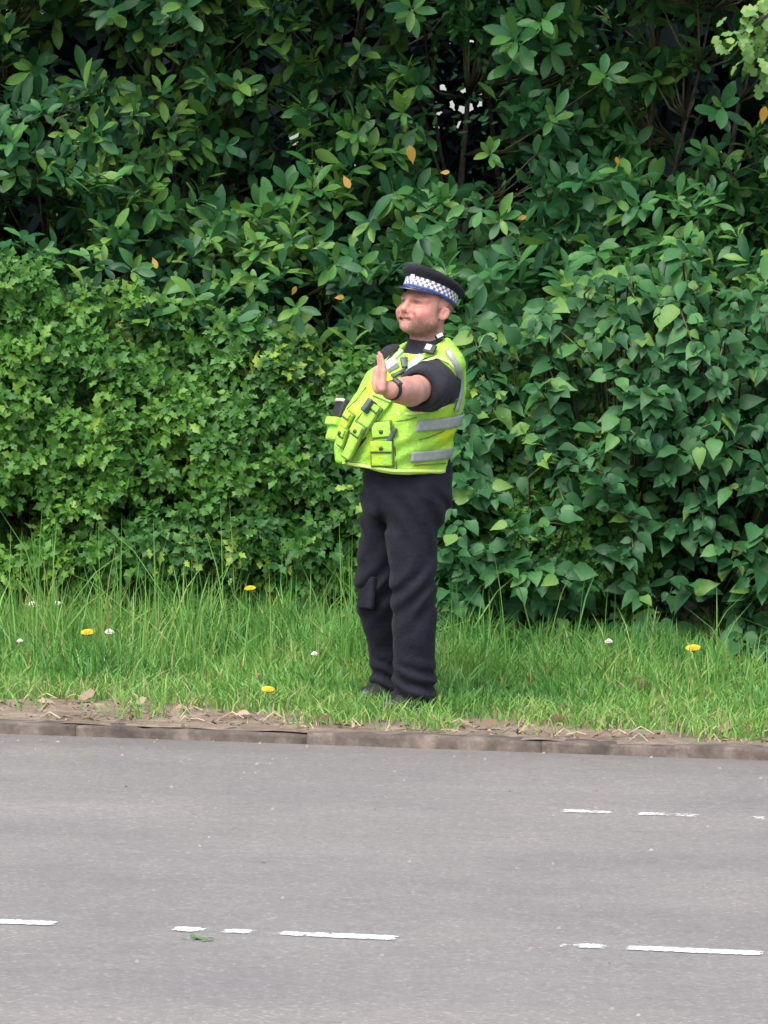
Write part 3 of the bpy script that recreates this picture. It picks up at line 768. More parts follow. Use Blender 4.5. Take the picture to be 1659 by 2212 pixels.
dry = RNG.uniform(0, 1, len(p)) < 0.035 + 0.3 * np.clip(0.2 - q, 0, 1); rnd[dry] = RNG.uniform(0.9, 0.99, dry.sum())
blades('grass', p, h, RNG.uniform(0.006, 0.014, len(p)), np.clip(RNG.normal(0.45, 0.3, len(p)), 0.05, 1.3), rnd, 'short green grass of the roadside verge', 'grass')
p, b = vpts(9000, 1.5, 3.2)
den = np.interp(p[:, 0], [-3, -1.7, -0.2, 0.5, 3], [1, 1, 0.9, 0.2, 0.15]); kp = RNG.uniform(0, 1, len(p)) < den * np.clip(0.6 + 0.7 * vnoise(p, 2.0, 44), 0.1, 1); p = p[kp]
h = (RNG.uniform(0.22, 0.48, len(p)) + 0.3 * (RNG.uniform(0, 1, len(p)) < 0.12)) * (0.85 + 0.25 * vnoise(p, 1.2, 45)) * np.interp(p[:, 0], [-2, 0.4, 1], [1.1, 0.9, 0.75])
rnd = RNG.uniform(0.15, 0.8, len(p)); pale = RNG.uniform(0, 1, len(p)) < 0.10; rnd[pale] = RNG.uniform(0.84, 0.93, pale.sum())
blades('tall_grass', p, h, RNG.uniform(0.005, 0.010, len(p)), np.clip(RNG.normal(0.3, 0.25, len(p)), 0.02, 1.0), rnd, 'tall grass stalks in front of the hedge foot', 'grass')

# ragged edge of the turf: scruffy tufts over bare soil
p, b = vpts(26000, 0.16, 1.5)
q = b - turf_edge(p); kp = (q > -0.34) & (q < 0.45) & (RNG.uniform(0, 1, len(p)) < np.clip(0.35 + 0.9 * vnoise(p, 5.0, 46) + q, 0.03, 1)); p, q = p[kp], q[kp]
rnd = np.clip(RNG.normal(0.66, 0.2, len(p)), 0.1, 0.99)
blades('turf_edge_grass', p, RNG.uniform(0.05, 0.13, len(p)) * (1 + 0.3 * vnoise(p, 3, 47)), RNG.uniform(0.004, 0.008, len(p)), np.clip(RNG.normal(0.8, 0.4, len(p)), 0.1, 1.6), rnd, 'scruffy yellowing grass at the edge of the turf', 'grass')

pf = np.concatenate([np.stack([RNG.normal(x_, 0.13, 210), RNG.normal(y_, 0.07, 210), np.zeros(210)], 1) for x_, y_ in ((0.03, 17.84), (-0.04, 17.97), (-0.10, 18.02))])
pf[:, 2] = verge_z(pf[:, 0], pf[:, 1])
blades('grass_at_feet', pf, RNG.uniform(0.05, 0.11, len(pf)), RNG.uniform(0.005, 0.010, len(pf)), np.clip(RNG.normal(0.6, 0.35, len(pf)), 0.1, 1.4), np.clip(RNG.normal(0.5, 0.2, len(pf)), 0.05, 0.95), 'longer grass growing round the boots', 'grass')

# low broad weeds in the turf (one plant each)
M_WEED = leaf_mat('weed_leaf', [(0, (0.06, 0.15, 0.04)), (1, (0.13, 0.23, 0.07))], 0.5, 0.2, 0.4)
def verge_at(u, v, h=0.0):
    d = ray(u, v); Y = 17.3
    for _ in range(400):
        pt = np.array([d[0] * Y, Y, CAMZ + d[2] * Y])
        if pt[2] <= float(verge_z(pt[0], pt[1])) + h: break
        Y += 0.02
    return pt
weeds = [(1045, 1500, 0.14, 'upright pale dock leaf right of the man in short grass', 3), (820, 1520, 0.13, 'grey-green weed by the toe of the left shoe', 6), (305, 1450, 0.12, 'flat dandelion plant in the grass at left', 7), (640, 1500, 0.1, 'flat leafy weed left of the shoes near the kerb', 6),
         (1360, 1330, 0.18, 'leafy weed at the foot of the broad-leaved shrub', 7), (1110, 1340, 0.16, 'leafy weed below the shrub, right of the trousers', 7)]
for (u, v, s, lab, n) in weeds:
    b0 = verge_at(u, v); L = Leaves(); ph = RNG.uniform(0, 6.28) + np.arange(n) * 6.28 / n
    d = np.stack([np.cos(ph), np.sin(ph), RNG.uniform(0.3, 1.0, n)], 1)
    L.add(np.repeat(b0[None], n, 0), d, np.array([[0, 0, 1.0]]) - 0.6 * d * np.array([1, 1, 0]), s * RNG.uniform(0.7, 1.1, n), RNG.uniform(0, .9, n)); L.done()
    w = empty('weed_plant', b0); tag(w, lab, 'weed'); foliage(w, L, T_LAUREL, M_WEED, 'weed', n)

# ------------------------------------------------------------------ flowers
M_PETAL_Y = plain_mat('dandelion_petal', (0.75, 0.42, 0.015), 0.6, 0.2, 60)
M_PETAL_W = plain_mat('white_petal', (0.7, 0.68, 0.6), 0.7, 0.15, 60)
M_STALK = plain_mat('flower_stalk', (0.16, 0.24, 0.07), 0.6, 0.2, 40)
def flower(u, v, h, rad, lab, name, cat, group, mat, layers=3, npet=16, dome=0.4):
    head = verge_at(u, v, h); base = head.copy(); base[2] = float(verge_z(head[0], head[1])) - 0.01
    r = empty(name, base); tag(r, lab, cat, group)
    hh = head - base; bend = np.array([RNG.normal(0, .015), RNG.normal(0, .015), 0])
    MB().tube([(0, 0, 0), hh * 0.5 + bend, hh], [0.003, 0.0025, 0.0025], 5).build('stalk', M_STALK, r)
    m = MB(); tilt = np.array([RNG.normal(0, .2), -0.35, 1.0]); tilt /= np.linalg.norm(tilt)
    s = np.cross(tilt, [1, 0, 0]); s /= np.linalg.norm(s); t2 = np.cross(tilt, s)
    for ly in range(layers):
        rr = rad * (1 - 0.27 * ly); lift = rad * (0.10 + dome * ly / max(1, layers))
        for k in range(npet):
            a = 6.283 * (k + 0.5 * ly) / npet; e = s * math.cos(a) + t2 * math.sin(a); w = np.cross(tilt, e) * rad * 0.16
            c0 = hh + tilt * lift * 0.6; c1 = hh + e * rr * 0.75 + tilt * lift; c2 = hh + e * rr + tilt * (lift * 0.85)
            m.add([c0, c1 - w, c1 + w, c2 - w * .6, c2 + w * .6], [[0, 1, 2], [1, 3, 4, 2]])
    m.build('flower_head', mat, r)
    MB().tube([hh - tilt * rad * 0.5, hh, hh + tilt * rad * 0.1], [rad * 0.2, rad * 0.35, rad * 0.3], 8).build('calyx', M_STALK, r)
GD = 'dandelions in the verge'; GW = 'small white flowers in the verge'
for (u, v, h, rad, lab) in [(540, 1271, .30, .026, 'yellow dandelion standing highest, against the dark hedge foot'), (190, 1366, .2, .031, 'large yellow dandelion at the left in the grass'),
                            (579, 1489, .09, .027, 'yellow dandelion low in short grass left of the shoes'), (1497, 1400, .2, .032, 'yellow dandelion at the right below the broad-leaved shrub'),
                            (737, 1328, .2, .015, 'small half-closed dandelion just left of the trousers')]:
    flower(u, v, h, rad, lab, 'dandelion', 'flower', GD, M_PETAL_Y)
for (u, v, h, rad, lab) in [(72, 1307, .24, .026, 'white flower head at the far left, higher of the left ones'), (123, 1304, .24, .018, 'small white flower right beside the far left one'), (236, 1366, .19, .021, 'pale cream flower right beside the large left dandelion'),
                            (43, 1385, .15, .014, 'tiny white flower low at the left edge'), (233, 1410, .12, .018, 'white flower low in grass under the cream one'), (679, 1413, .12, .016, 'faint white flower in grass left of the knees'), (1315, 1386, .18, .018, 'white clover head right of the man below the shrub')]:
    flower(u, v, h, rad, lab, 'white_flower', 'flower', GW, M_PETAL_W, 3, 12, 0.8)

# ------------------------------------------------------------------ fallen leaves and litter behind the kerb
M_DEAD = leaf_mat('dead_leaf', [(0, (0.10, 0.065, 0.04)), (0.5, (0.22, 0.16, 0.105)), (0.85, (0.29, 0.225, 0.155)), (1, (0.37, 0.30, 0.22))], 0.8, 0.08, 0.2, (0.3, 0.2, 0.1))
T_DEAD = templates(LAUREL, 3, (-0.5, 0.6), (0.3, 1.1), 0.05, 70)
n = 1500; a = a_mid + RNG.uniform(-3.3, 3.3, n); b = 0.05 + 1.0 * RNG.uniform(0, 1, n) ** 1.1; x, y = xy(a, BK + b)
p = np.stack([x, y, np.where(b < KW + .01, road_z(x) + KH + .004, verge_z(x, y)) + 0.006], 1)
kp = RNG.uniform(0, 1, n) < np.clip((turf_edge(p) + 0.25 - b) * 2.2, 0, 1) * np.where(b < KW, .25, 1); p = p[kp]; n = len(p)
L = Leaves(); ph = RNG.uniform(0, 6.28, n)
L.add(p, np.stack([np.cos(ph), np.sin(ph), RNG.normal(0.1, 0.2, n)], 1), np.array([[0, 0, 1.0]]) + RNG.normal(0, 0.35, (n, 3)), RNG.uniform(0.014, 0.042, n), RNG.uniform(0, 0.99, n)); L.done()
lit = link('leaf_litter', L.mesh('leaf_litter', T_DEAD, np.zeros(3)), None, M_DEAD); tag(lit, 'dry brown leaf litter strewn behind the kerb', 'leaf litter', kind='stuff')
M_STRAW = plain_mat('dry_straw', (0.36, 0.29, 0.18), 0.85, 0.4, 20)
mb = MB()
for _ in range(420):
    a = a_mid + RNG.uniform(-3.2, 3.2); b = 0.08 + 0.85 * RNG.uniform(0, 1); x, y = xy(a, BK + b)
    z = float(verge_z(x, y)) + 0.006 if b > KW else road_z(x) + KH + 0.006
    ph = RNG.uniform(0, 6.28); l_ = RNG.uniform(0.03, 0.12); d = np.array([math.cos(ph), math.sin(ph) * .6, 0]) * l_
    c = np.array([x, y, z]); up = np.array([0, 0, RNG.uniform(0.0, 0.04)])
    w = np.array([-d[1], d[0], 0]) / l_ * 0.002 + np.array([0, 0, 0.0015])
    mb.add([c - d / 2 - w, c - d / 2 + w, c + up + w, c + up - w, c + d / 2 + w, c + d / 2 - w], [[0, 1, 2, 3], [3, 2, 4, 5]])
st = mb.build('straw', M_STRAW); tag(st, 'dry straw-like grass lying behind the kerb', 'straw', kind='stuff')
dead = [(180, 1512, .09, .5), (205, 1505, .06, 2.4), (95, 1515, .08, .2), (300, 1522, .06, 1.0), (395, 1530, .07, 3.0), (520, 1545, .06, .4), (1045, 1570, .09, .1), (1195, 1558, .08, .3), (1300, 1565, .09, 2.9), (1375, 1505, .10, 1.0), (1345, 1500, .07, 2.0), (1560, 1580, .08, .6), (1620, 1585, .07, 2.5), (690, 1560, .06, .9), (870, 1545, .05, 2.2), (965, 1558, .06, 1.9)]
WHERE = ['curled pale dead leaf at the verge edge, left, largest there', 'small curled dead leaf touching the large left one', 'flat pale dead leaf near the left end of the kerb', 'brown dead leaf right of the left cluster', 'thin dead leaf on bare soil, left of the low dandelion', 'dead leaf on soil below the low dandelion',
         'long whitish dead leaf lying just behind the kerb, right of the shoes', 'tan dead leaf on the grass edge right of the shoes', 'wide tan dead leaf behind the kerb, below the brown clump', 'upright brown dead leaf standing in the short grass at right', 'small brown dead leaf leaning on the upright one', 'tan dead leaf near the right end of the kerb',
         'small dead leaf rightmost behind the kerb', 'dead leaf on bare soil left of the shoes', 'little dead leaf right under the shoe toe', 'little dead leaf right of the trouser cuff']
for (u, v, s, ph), lab in zip(dead, WHERE):
    b0 = verge_at(u, v, 0.012)
    me = part_mesh('dead', T_DEAD, M_DEAD)[int(u) % 3]
    o = bpy.data.objects.new('dead_leaf', me); COL.objects.link(o)
    lift = 0.9 if 'upright' in lab else 0.15
    R = frames(np.array([[math.cos(ph), math.sin(ph) * 0.5, lift]]), np.array([[0.1, -0.5, 0.9]]))[0] * s
    M = np.eye(4); M[:3, :3] = R * np.array([1, 1.5, 1]); M[:3, 3] = b0 - R[:, 0] * 0.4
    M[2, 3] = b0[2]; o.matrix_world = Matrix(M.tolist()); tag(o, lab, 'dead leaf', 'dead leaves behind the kerb')

# little weed in a crack by the dash, and grit on the road
a0, b0_ = ground_uv(430, 2030); x, y = xy(a0, b0_); b0 = np.array([x, y, road_z(x)])
w = empty('weed_plant', b0); tag(w, 'tiny flattened weed growing from the road beside the broken dash', 'weed')
n = 9; ph = RNG.uniform(0, 6.28, n); L = Leaves()
L.add(b0 + np.stack([RNG.normal(0, .028, n), RNG.normal(0, .015, n), 0.004 + 0 * ph], 1), np.stack([np.cos(ph), np.sin(ph), 0.15 + 0 * ph], 1), np.array([[0, -.2, 1.0]]) + RNG.normal(0, .2, (n, 3)), RNG.uniform(.02, .04, n), RNG.uniform(0, .9, n)); L.done()
foliage(w, L, T_LAUREL, M_WEED, 'weed', n)
M_GRIT = plain_mat('road_grit', (0.2, 0.18, 0.16), 0.9, 0.6, 6)
mb = MB()
for _ in range(260):
    a = a_mid + RNG.uniform(-2.2, 2.2); b = BK - 0.02 - 6.5 * RNG.uniform(0, 1) ** 1.6; x, y = xy(a, b); s = RNG.uniform(0.003, 0.008); z = road_z(x)
    c = np.array([x, y, z]); V = [c + s * np.array(q) * RNG.uniform(.7, 1.3, 3) for q in [(-1, -.7, 0), (1, -.8, 0), (.9, .8, 0), (-.8, .9, 0), (-.4, -.3, .8), (.5, -.3, .9), (.3, .5, .7)]]
    mb.add(V, [[0, 1, 5, 4], [1, 2, 6, 5], [2, 3, 6], [3, 0, 4], [3, 4, 6], [4, 5, 6]])
g_ = mb.build('road_grit', M_GRIT, smooth=False); tag(g_, 'scattered grit on the asphalt', 'grit', kind='stuff')
# ------------------------------------------------------------------ distance-field modelling
def smin(a, b, k):
    h = np.clip(0.5 + 0.5 * (b - a) / k, 0, 1); return b * (1 - h) + a * h - k * h * (1 - h)
def smax(a, b, k): return -smin(-a, -b, k)
def cone(p, a, b, r1, r2):
    a = np.asarray(a, float); ba = np.asarray(b, float) - a; t = np.clip(((p - a) @ ba) / (ba @ ba), 0, 1)
    return np.linalg.norm(p - a - t[:, None] * ba, axis=1) - (r1 + (r2 - r1) * t)
def chain(p, pts, rs, k=None):
    d = None
    for i in range(len(pts) - 1):
        c = cone(p, pts[i], pts[i + 1], rs[i], rs[i + 1]); d = c if d is None else (np.minimum(d, c) if k is None else smin(d, c, k))
    return d
def ell(p, c, r):
    q = p - np.asarray(c, float); r = np.asarray(r, float)
    k0 = np.linalg.norm(q / r, axis=1); k1 = np.linalg.norm(q / r ** 2, axis=1) + 1e-9
    return k0 * (k0 - 1) / k1
def sph(p, c, r): return np.linalg.norm(p - np.asarray(c, float), axis=1) - r

def mesh_sdf(f, lo, hi, h):
    lo = np.asarray(lo, float); hi = np.asarray(hi, float)
    B = 8; nb = np.ceil((hi - lo) / (h * B)).astype(int); n = nb * B + 1
    cidx = np.stack(np.meshgrid(*[np.arange(k) for k in nb], indexing='ij'), -1).reshape(-1, 3)
    cd = f(lo + (cidx * B + B / 2) * h)
    rad = B * h * 0.5 * math.sqrt(3)
    D = np.empty(n, np.float32)
    near = np.abs(cd) < rad * 1.35 + 0.004
    D[:] = 1.0
    for (i, j, k), v in zip(cidx[~near], cd[~near]):
        if v < 0: D[i * B:(i + 1) * B + 1, j * B:(j + 1) * B + 1, k * B:(k + 1) * B + 1] = -1.0
    off = np.stack(np.meshgrid(*[np.arange(B + 1)] * 3, indexing='ij'), -1).reshape(-1, 3)
    nc = cidx[near]; step = 400
    for s in range(0, len(nc), step):
        blk = nc[s:s + step]
        pts = lo + ((blk * B)[:, None, :] + off[None]) * h
        d = f(pts.reshape(-1, 3)).reshape(len(blk), B + 1, B + 1, B + 1)
        for (i, j, k), v in zip(blk, d): D[i * B:(i + 1) * B + 1, j * B:(j + 1) * B + 1, k * B:(k + 1) * B + 1] = v
    S = D < 0
    c = np.zeros(np.array(n) - 1, np.int8)
    for dx in (0, 1):
        for dy in (0, 1):
            for dz in (0, 1): c += S[dx:n[0] - 1 + dx, dy:n[1] - 1 + dy, dz:n[2] - 1 + dz]
    act = np.argwhere((c > 0) & (c < 8))
    vid = np.full(c.shape, -1, np.int32); vid[tuple(act.T)] = np.arange(len(act))
    corners = [(dx, dy, dz) for dx in (0, 1) for dy in (0, 1) for dz in (0, 1)]
    cv = np.stack([D[act[:, 0] + q[0], act[:, 1] + q[1], act[:, 2] + q[2]] for q in corners], 1)
    acc = np.zeros((len(act), 3)); cnt = np.zeros(len(act))
    for a in range(8):
        for b in range(a + 1, 8):
            if sum(abs(corners[a][i] - corners[b][i]) for i in range(3)) != 1: continue
            m = (cv[:, a] < 0) != (cv[:, b] < 0)
            t = cv[m, a] / (cv[m, a] - cv[m, b] + 1e-12)
            acc[m] += np.array(corners[a]) + t[:, None] * (np.array(corners[b]) - np.array(corners[a])); cnt[m] += 1
    V = lo + (act + acc / cnt[:, None]) * h
    Fs = []
    for ax in range(3):
        o1, o2 = (ax + 1) % 3, (ax + 2) % 3
        sl0 = [slice(None)] * 3; sl1 = [slice(None)] * 3; sl0[ax] = slice(0, -1); sl1[ax] = slice(1, None)
        e = np.argwhere(S[tuple(sl0)] != S[tuple(sl1)])
        e = e[(e[:, o1] > 0) & (e[:, o2] > 0) & (e[:, o1] < n[o1] - 1) & (e[:, o2] < n[o2] - 1)]
        flip = ~S[e[:, 0], e[:, 1], e[:, 2]]
        def vi(a1, a2):
            q = e.copy(); q[:, o1] -= a1; q[:, o2] -= a2; return vid[q[:, 0], q[:, 1], q[:, 2]]
        F = np.stack([vi(1, 1), vi(0, 1), vi(0, 0), vi(1, 0)], 1)
        F[flip] = F[flip][:, ::-1]; Fs.append(F)
    F = np.concatenate(Fs); F = F[(F >= 0).all(1)]
    return V, F

def sdf_normal(f, p, e=0.002):
    g = np.stack([f(p + np.eye(3)[i] * e) - f(p - np.eye(3)[i] * e) for i in range(3)], 1)
    return nrm(g)

# ------------------------------------------------------------------ the man
YP = 18.0
O = P(880, 1535, YP); O[2] = float(verge_z(O[0], O[1])) + 0.0
PX = YP / FPX                                    # metres per picture pixel at the man
DZ = O[2] - P(880, 1535, YP)[2]
def Q(u, v, dy=0.0): return P(u, v, YP + dy) - P(880, 1535, YP)

person = empty('person', O)
tag(person, 'man in lime hi-vis vest and chequered cap, one hand held out at the roadside', 'person')

# ---- torso: stacked sections (v, left, right) in picture pixels, turned into metres
SEC = np.array([(700, 900, 960), (735, 872, 984), (760, 842, 1001), (800, 806, 1008), (840, 786, 1009), (880, 760, 1004), (920, 741, 993), (960, 735, 980), (990, 737, 972), (1020, 742, 969), (1060, 760, 970)], float)
SZ = np.array([Q(880, v)[2] for v in SEC[:, 0]])[::-1]
SC_ = ((SEC[:, 1] + SEC[:, 2]) / 2 - 880)[::-1] * PX; SR = ((SEC[:, 2] - SEC[:, 1]) / 2)[::-1] * PX
TYC = -0.0
def torso(p, off=0.0):
    c = np.interp(p[:, 2], SZ, SC_); r = np.interp(p[:, 2], SZ, SR) + off
    ry = r * 0.86
    q = np.sqrt(((p[:, 0] - c) / r) ** 2 + ((p[:, 1] - TYC) / ry) ** 2)
    d = (q - 1) * ry * 0.9
    d = np.maximum(d, p[:, 2] - Q(880, 752)[2] - off)
    d = np.maximum(d, Q(880, 1075)[2] - off - p[:, 2])
    return d
SHL, SHR = Q(944, 818, -0.10), Q(852, 785, 0.14)
TRAP = [Q(974, 778, -.12), Q(950, 750, -.05), Q(905, 754, .05), Q(856, 778, .14)]
ELL_, WRL = Q(889, 841, -0.36), Q(843, 838, -0.55)
ELR, WRR = Q(812, 880, 0.27), Q(838, 955, 0.20)
def body_trunk(p, off=0.0):
    d = torso(p, off)
    sh = chain(p, TRAP, [0.064 + off, 0.064 + off, 0.062 + off, 0.062 + off])
    return smin(d, sh, 0.05)

# ---- head frame: F forward, L his left, U up
phi, the = math.radians(45), math.radians(13)
HF = np.array([-math.sin(phi) * math.cos(the), -math.cos(phi) * math.cos(the), math.sin(the)]); HL = np.array([math.cos(phi), -math.sin(phi), 0]); HU = np.cross(HF, HL)
roll = math.radians(4); HL, HU = HL * math.cos(roll) - HU * math.sin(roll), HU * math.cos(roll) + HL * math.sin(roll)
HR = np.stack([HF, HL, HU], 1); HO = Q(921, 669, -0.02); HS = 1.09
HSV = np.array([1.0, 1.0, 0.92]) * HS
def to_head(p): return ((p - HO) @ HR) / HSV
def from_head(q): return HO + (np.asarray(q, float) * HSV) @ HR.T

def head_sdf(p):
    q = to_head(p); m = q.copy(); m[:, 1] = np.abs(m[:, 1])
    d = ell(q, (-0.008, 0, 0.05), (0.1, 0.081, 0.095))
    d = smin(d, ell(q, (0.035, 0, -0.012), (0.066, 0.075, 0.09)), 0.03)
    d = smin(d, ell(q, (0.03, 0, -0.050), (0.068, 0.073, 0.040)), 0.03)
    d = smin(d, ell(q, (0.080, 0, -0.082), (0.024, 0.030, 0.021)), 0.02)
    d = smin(d, ell(q, (0.02, 0, -0.080), (0.05, 0.045, 0.02)), 0.02)          # under the chin
    d = smin(d, ell(m, (0.068, 0.042, -0.024), (0.034, 0.03, 0.028)), 0.018)      # cheeks lifted by the smile
    d = smin(d, chain(m, [(0.098, 0.0, 0.036), (0.092, 0.03, 0.043), (0.072, 0.058, 0.036)], [0.010, 0.011, 0.010]), 0.014)   # brow
    d = smax(d, -sph(m, (0.113, 0.034, 0.021), 0.018), 0.012)                    # eye sockets
    d = smin(d, ell(m, (0.083, 0.035, 0.020), (0.014, 0.017, 0.011)), 0.004)      # lids
    d = smax(d, -chain(m, [(0.101, 0.022, 0.0185), (0.0985, 0.036, 0.0215), (0.089, 0.049, 0.0185)], [0.0028] * 3), 0.003)      # squinting slit
    d = smin(d, chain(q, [(0.095, 0, 0.034), (0.106, 0, 0.008), (0.115, 0, -0.016)], [0.010, 0.0115, 0.0135]), 0.012)         # nose
    d = smin(d, sph(m, (0.104, 0.0155, -0.022), 0.0105), 0.008)
    d = smax(d, -sph(m, (0.112, 0.0085, -0.0335), 0.0045), 0.004)
    d = smin(d, chain(m, [(0.096, 0, -0.046), (0.090, 0.026, -0.047), (0.080, 0.04, -0.05)], [0.010, 0.010, 0.008]), 0.014)       # upper lip
    d = smin(d, chain(m, [(0.090, 0, -0.069), (0.083, 0.022, -0.063)], [0.0085, 0.007]), 0.012)                               # lower lip
    d = smax(d, -chain(m, [(0.108, 0, -0.0590), (0.098, 0.022, -0.0555), (0.085, 0.040, -0.0465)], [0.0062, 0.0056, 0.0022]), 0.004)  # open smile
    d = smax(d, -chain(m, [(0.113, 0.022, -0.02), (0.102, 0.042, -0.036), (0.092, 0.05, -0.06)], [0.004, 0.0055, 0.004]), 0.010)   # smile fold
    e = np.array(m); ce = e - np.array([-0.012, 0.083, 0.0]); 
    rot = math.radians(18); ex = ce[:, 0] * math.cos(rot) + ce[:, 1] * math.sin(rot) * 0.0 + ce[:, 2] * math.sin(math.radians(10)); 
    cy = ce[:, 1] + 0.45 * ce[:, 0]
    ear = ell(np.stack([ex, cy, ce[:, 2]], 1), (0, 0, 0), (0.0165, 0.0075, 0.028))
    ear = smax(ear, -ell(np.stack([ex, cy, ce[:, 2]], 1), (0.004, 0.010, 0.003), (0.011, 0.008, 0.018)), 0.005)
    d = smin(d, ear, 0.006)
    return d * HS
NECK0, NECK1 = from_head((-0.022, 0, -0.05)), Q(920, 752, 0.0)

# ---- the raised left hand: palm turned to the left, fingers up
pn = nrm(np.array([-0.95, -0.30, 0.05])); fu = nrm(np.array([-0.12, 0.10, 1.0])); fu = nrm(fu - (fu @ pn) * pn); th = np.cross(pn, fu) * 1.0
if th[1] < 0: th = -th                                        # thumb away from the camera
HB = WRL + np.array([-0.034, -0.026, 0.000])                  # heel of the hand
def H(t, f, n): return HB + th * t + fu * f + pn * n
def hand_sdf(p):
    q = np.stack([(p - HB) @ th, (p - HB) @ fu, (p - HB) @ pn], 1) / 0.93
    d = chain(q, [(-0.026, 0.004, 0.004), (-0.030, 0.075, 0.0)], [0.017, 0.0125])
    for t in (-0.01, 0.01): d = smin(d, chain(q, [(t, 0.0, 0.0), (t * 1.05, 0.082, 0.0)], [0.017, 0.012]), 0.012)
    d = smin(d, chain(q, [(0.026, 0.008, 0.006), (0.031, 0.08, 0.0)], [0.018, 0.0125]), 0.012)
    d = smin(d, chain(q, [(0.028, 0.008, 0.008), (0.048, 0.036, 0.016)], [0.019, 0.015]), 0.012)   # ball of the thumb
    fing = [(-0.032, 0.074, 0.052, 0.002), (-0.0105, 0.083, 0.066, 0.001), (0.0115, 0.086, 0.073, 0.0), (0.033, 0.081, 0.066, -0.001)]
    for (t, f0, ln, spd) in fing:
        a = [(t, f0, 0), (t + spd * 0.5, f0 + ln * 0.45, 0.000), (t + spd * 0.85, f0 + ln * 0.78, 0.003), (t + spd, f0 + ln, 0.008)]
        d = smin(d, chain(q, a, [0.0105, 0.0095, 0.0085, 0.0072]), 0.004)
    thb = [(0.040, 0.030, 0.014), (0.045, 0.062, 0.017), (0.042, 0.092, 0.017)]
    d = smin(d, chain(q, thb, [0.0135, 0.012, 0.009]), 0.006)
    return d
def rhand_sdf(p):
    a = WRR; d = cone(p, a, a + [0.005, -0.01, -0.085], 0.030, 0.024)
    for t in (-0.026, -0.009, 0.009, 0.026):
        b = a + [t * 0.5, t, -0.085]; d = smin(d, chain(p, [b, b + [0.004, 0, -0.045], b + [0.0, 0, -0.075]], [0.0095, 0.0085, 0.007]), 0.005)
    d = smin(d, chain(p, [a + [0, -.026, -.02], a + [0, -.048, -.055], a + [0, -.05, -.085]], [0.013, 0.011, 0.008]), 0.008)
    return d

# ---- legs
def sec(v, l, r, dy): return Q((l + r) / 2, v, dy), (r - l) / 2 * PX
LEG_N = [sec(1075, 838, 968, -.04), sec(1150, 832, 945, -.055), sec(1255, 842, 940, -.075), sec(1383, 847, 941, -.06), sec(1470, 851, 940, -.04), sec(1530, 850, 939, -.04)]
LEG_F = [sec(1075, 790, 900, .08), sec(1150, 777, 880, .11), sec(1250, 766, 862, .13), sec(1310, 774, 861, .16), sec(1383, 795, 868, .20), sec(1440, 801, 868, .22), sec(1510, 800, 868, .22)]
def legs(p, off=0.0):
    d1 = chain(p, [a for a, r in LEG_N], [r + off for a, r in LEG_N]); d2 = chain(p, [a for a, r in LEG_F], [r + off for a, r in LEG_F])
    return d1, d2
ANK_N, ANK_F = Q(900, 1522, -.03), Q(846, 1505, .22)
FEET = [np.array([A_[0], A_[1], float(verge_z(O[0] + A_[0], O[1] + A_[1])) - O[2] + 0.03]) for A_ in (ANK_N, ANK_F)]

def body_sdf(p):
    d = smax(torso(p, -0.075), Q(880, 975)[2] - p[:, 2], 0.02)
    d = smin(d, chain(p, TRAP, [0.034] * 4), 0.04)
    d = smin(d, ell(p, Q(878, 1040, 0.02), (0.13, 0.11, 0.15)), 0.04)
    d = smin(d, cone(p, NECK0, NECK1, 0.064, 0.075), 0.03)
    d = smin(d, head_sdf(p), 0.016)
    d = smin(d, chain(p, [SHL, ELL_, WRL], [0.058, 0.056, 0.034]), 0.03)
    d = smin(d, cone(p, ELL_ + (WRL - ELL_) * 0.1, ELL_ + (WRL - ELL_) * 0.6, 0.057, 0.048), 0.02)
    d = smin(d, cone(p, WRL, HB + fu * 0.02, 0.030, 0.022), 0.015)
    d = smin(d, hand_sdf(p), 0.012)
    d = smin(d, chain(p, [SHR, ELR, WRR], [0.058, 0.047, 0.03]), 0.03)
    d = smin(d, rhand_sdf(p), 0.012)
    a, b = legs(p, -0.035); d = smin(d, smin(a, b, 0.02), 0.03)
    for A_ in FEET: d = smin(d, cone(p, A_ + [0, 0, 0.02], A_ + nrm(np.array([-0.85, -0.5, 0])) * 0.10 + [0, 0, 0.004], 0.032, 0.02), 0.02)
    return d

def vcol(me, name, cols):
    at = me.color_attributes.new(name, 'FLOAT_COLOR', 'POINT')
    at.data.foreach_set('color', np.concatenate([cols, np.ones((len(cols), 1))], 1).astype(np.float32).ravel())

def skin_mat():
    m, n, l, p = newmat('skin')
    at = n.new('ShaderNodeAttribute'); at.attribute_name = 'tint'
    co = n.new('ShaderNodeTexCoord'); nz = noise(n, l, 45, 4, co.outputs['Object'])
    r = ramp(n, [(0.3, (0.86, 0.82, 0.82)), (0.7, (1.1, 1.08, 1.06))]); l.new(nz.outputs[0], r.inputs[0])
    mx = n.new('ShaderNodeMix'); mx.data_type = 'RGBA'; mx.blend_type = 'MULTIPLY'; mx.inputs['Factor'].default_value = 1
    l.new(at.outputs['Color'], mx.inputs['A']); l.new(r.outputs[0], mx.inputs['B']); l.new(mx.outputs['Result'], p.inputs['Base Color'])
    p.inputs['Roughness'].default_value = 0.48; p.inputs['Specular IOR Level'].default_value = 0.4
    p.inputs['Subsurface Weight'].default_value = 0.03; p.inputs['Subsurface Radius'].default_value = (0.012, 0.004, 0.002); p.inputs['Subsurface Scale'].default_value = 0.5
    nb = noise(n, l, 160, 3, co.outputs['Object']); bump(n, l, nb.outputs[0], p, 0.15, 0.002)
    return m
def blob(q, c, r): return np.clip(1.3 - np.linalg.norm((q - np.asarray(c)) / np.asarray(r), axis=1), 0, 1).clip(0, 1)
V, F = mesh_sdf(body_sdf, (-0.34, -0.72, -0.03), (0.30, 0.42, 1.84), 0.0038)
q = to_head(V); m = q.copy(); m[:, 1] = np.abs(m[:, 1])
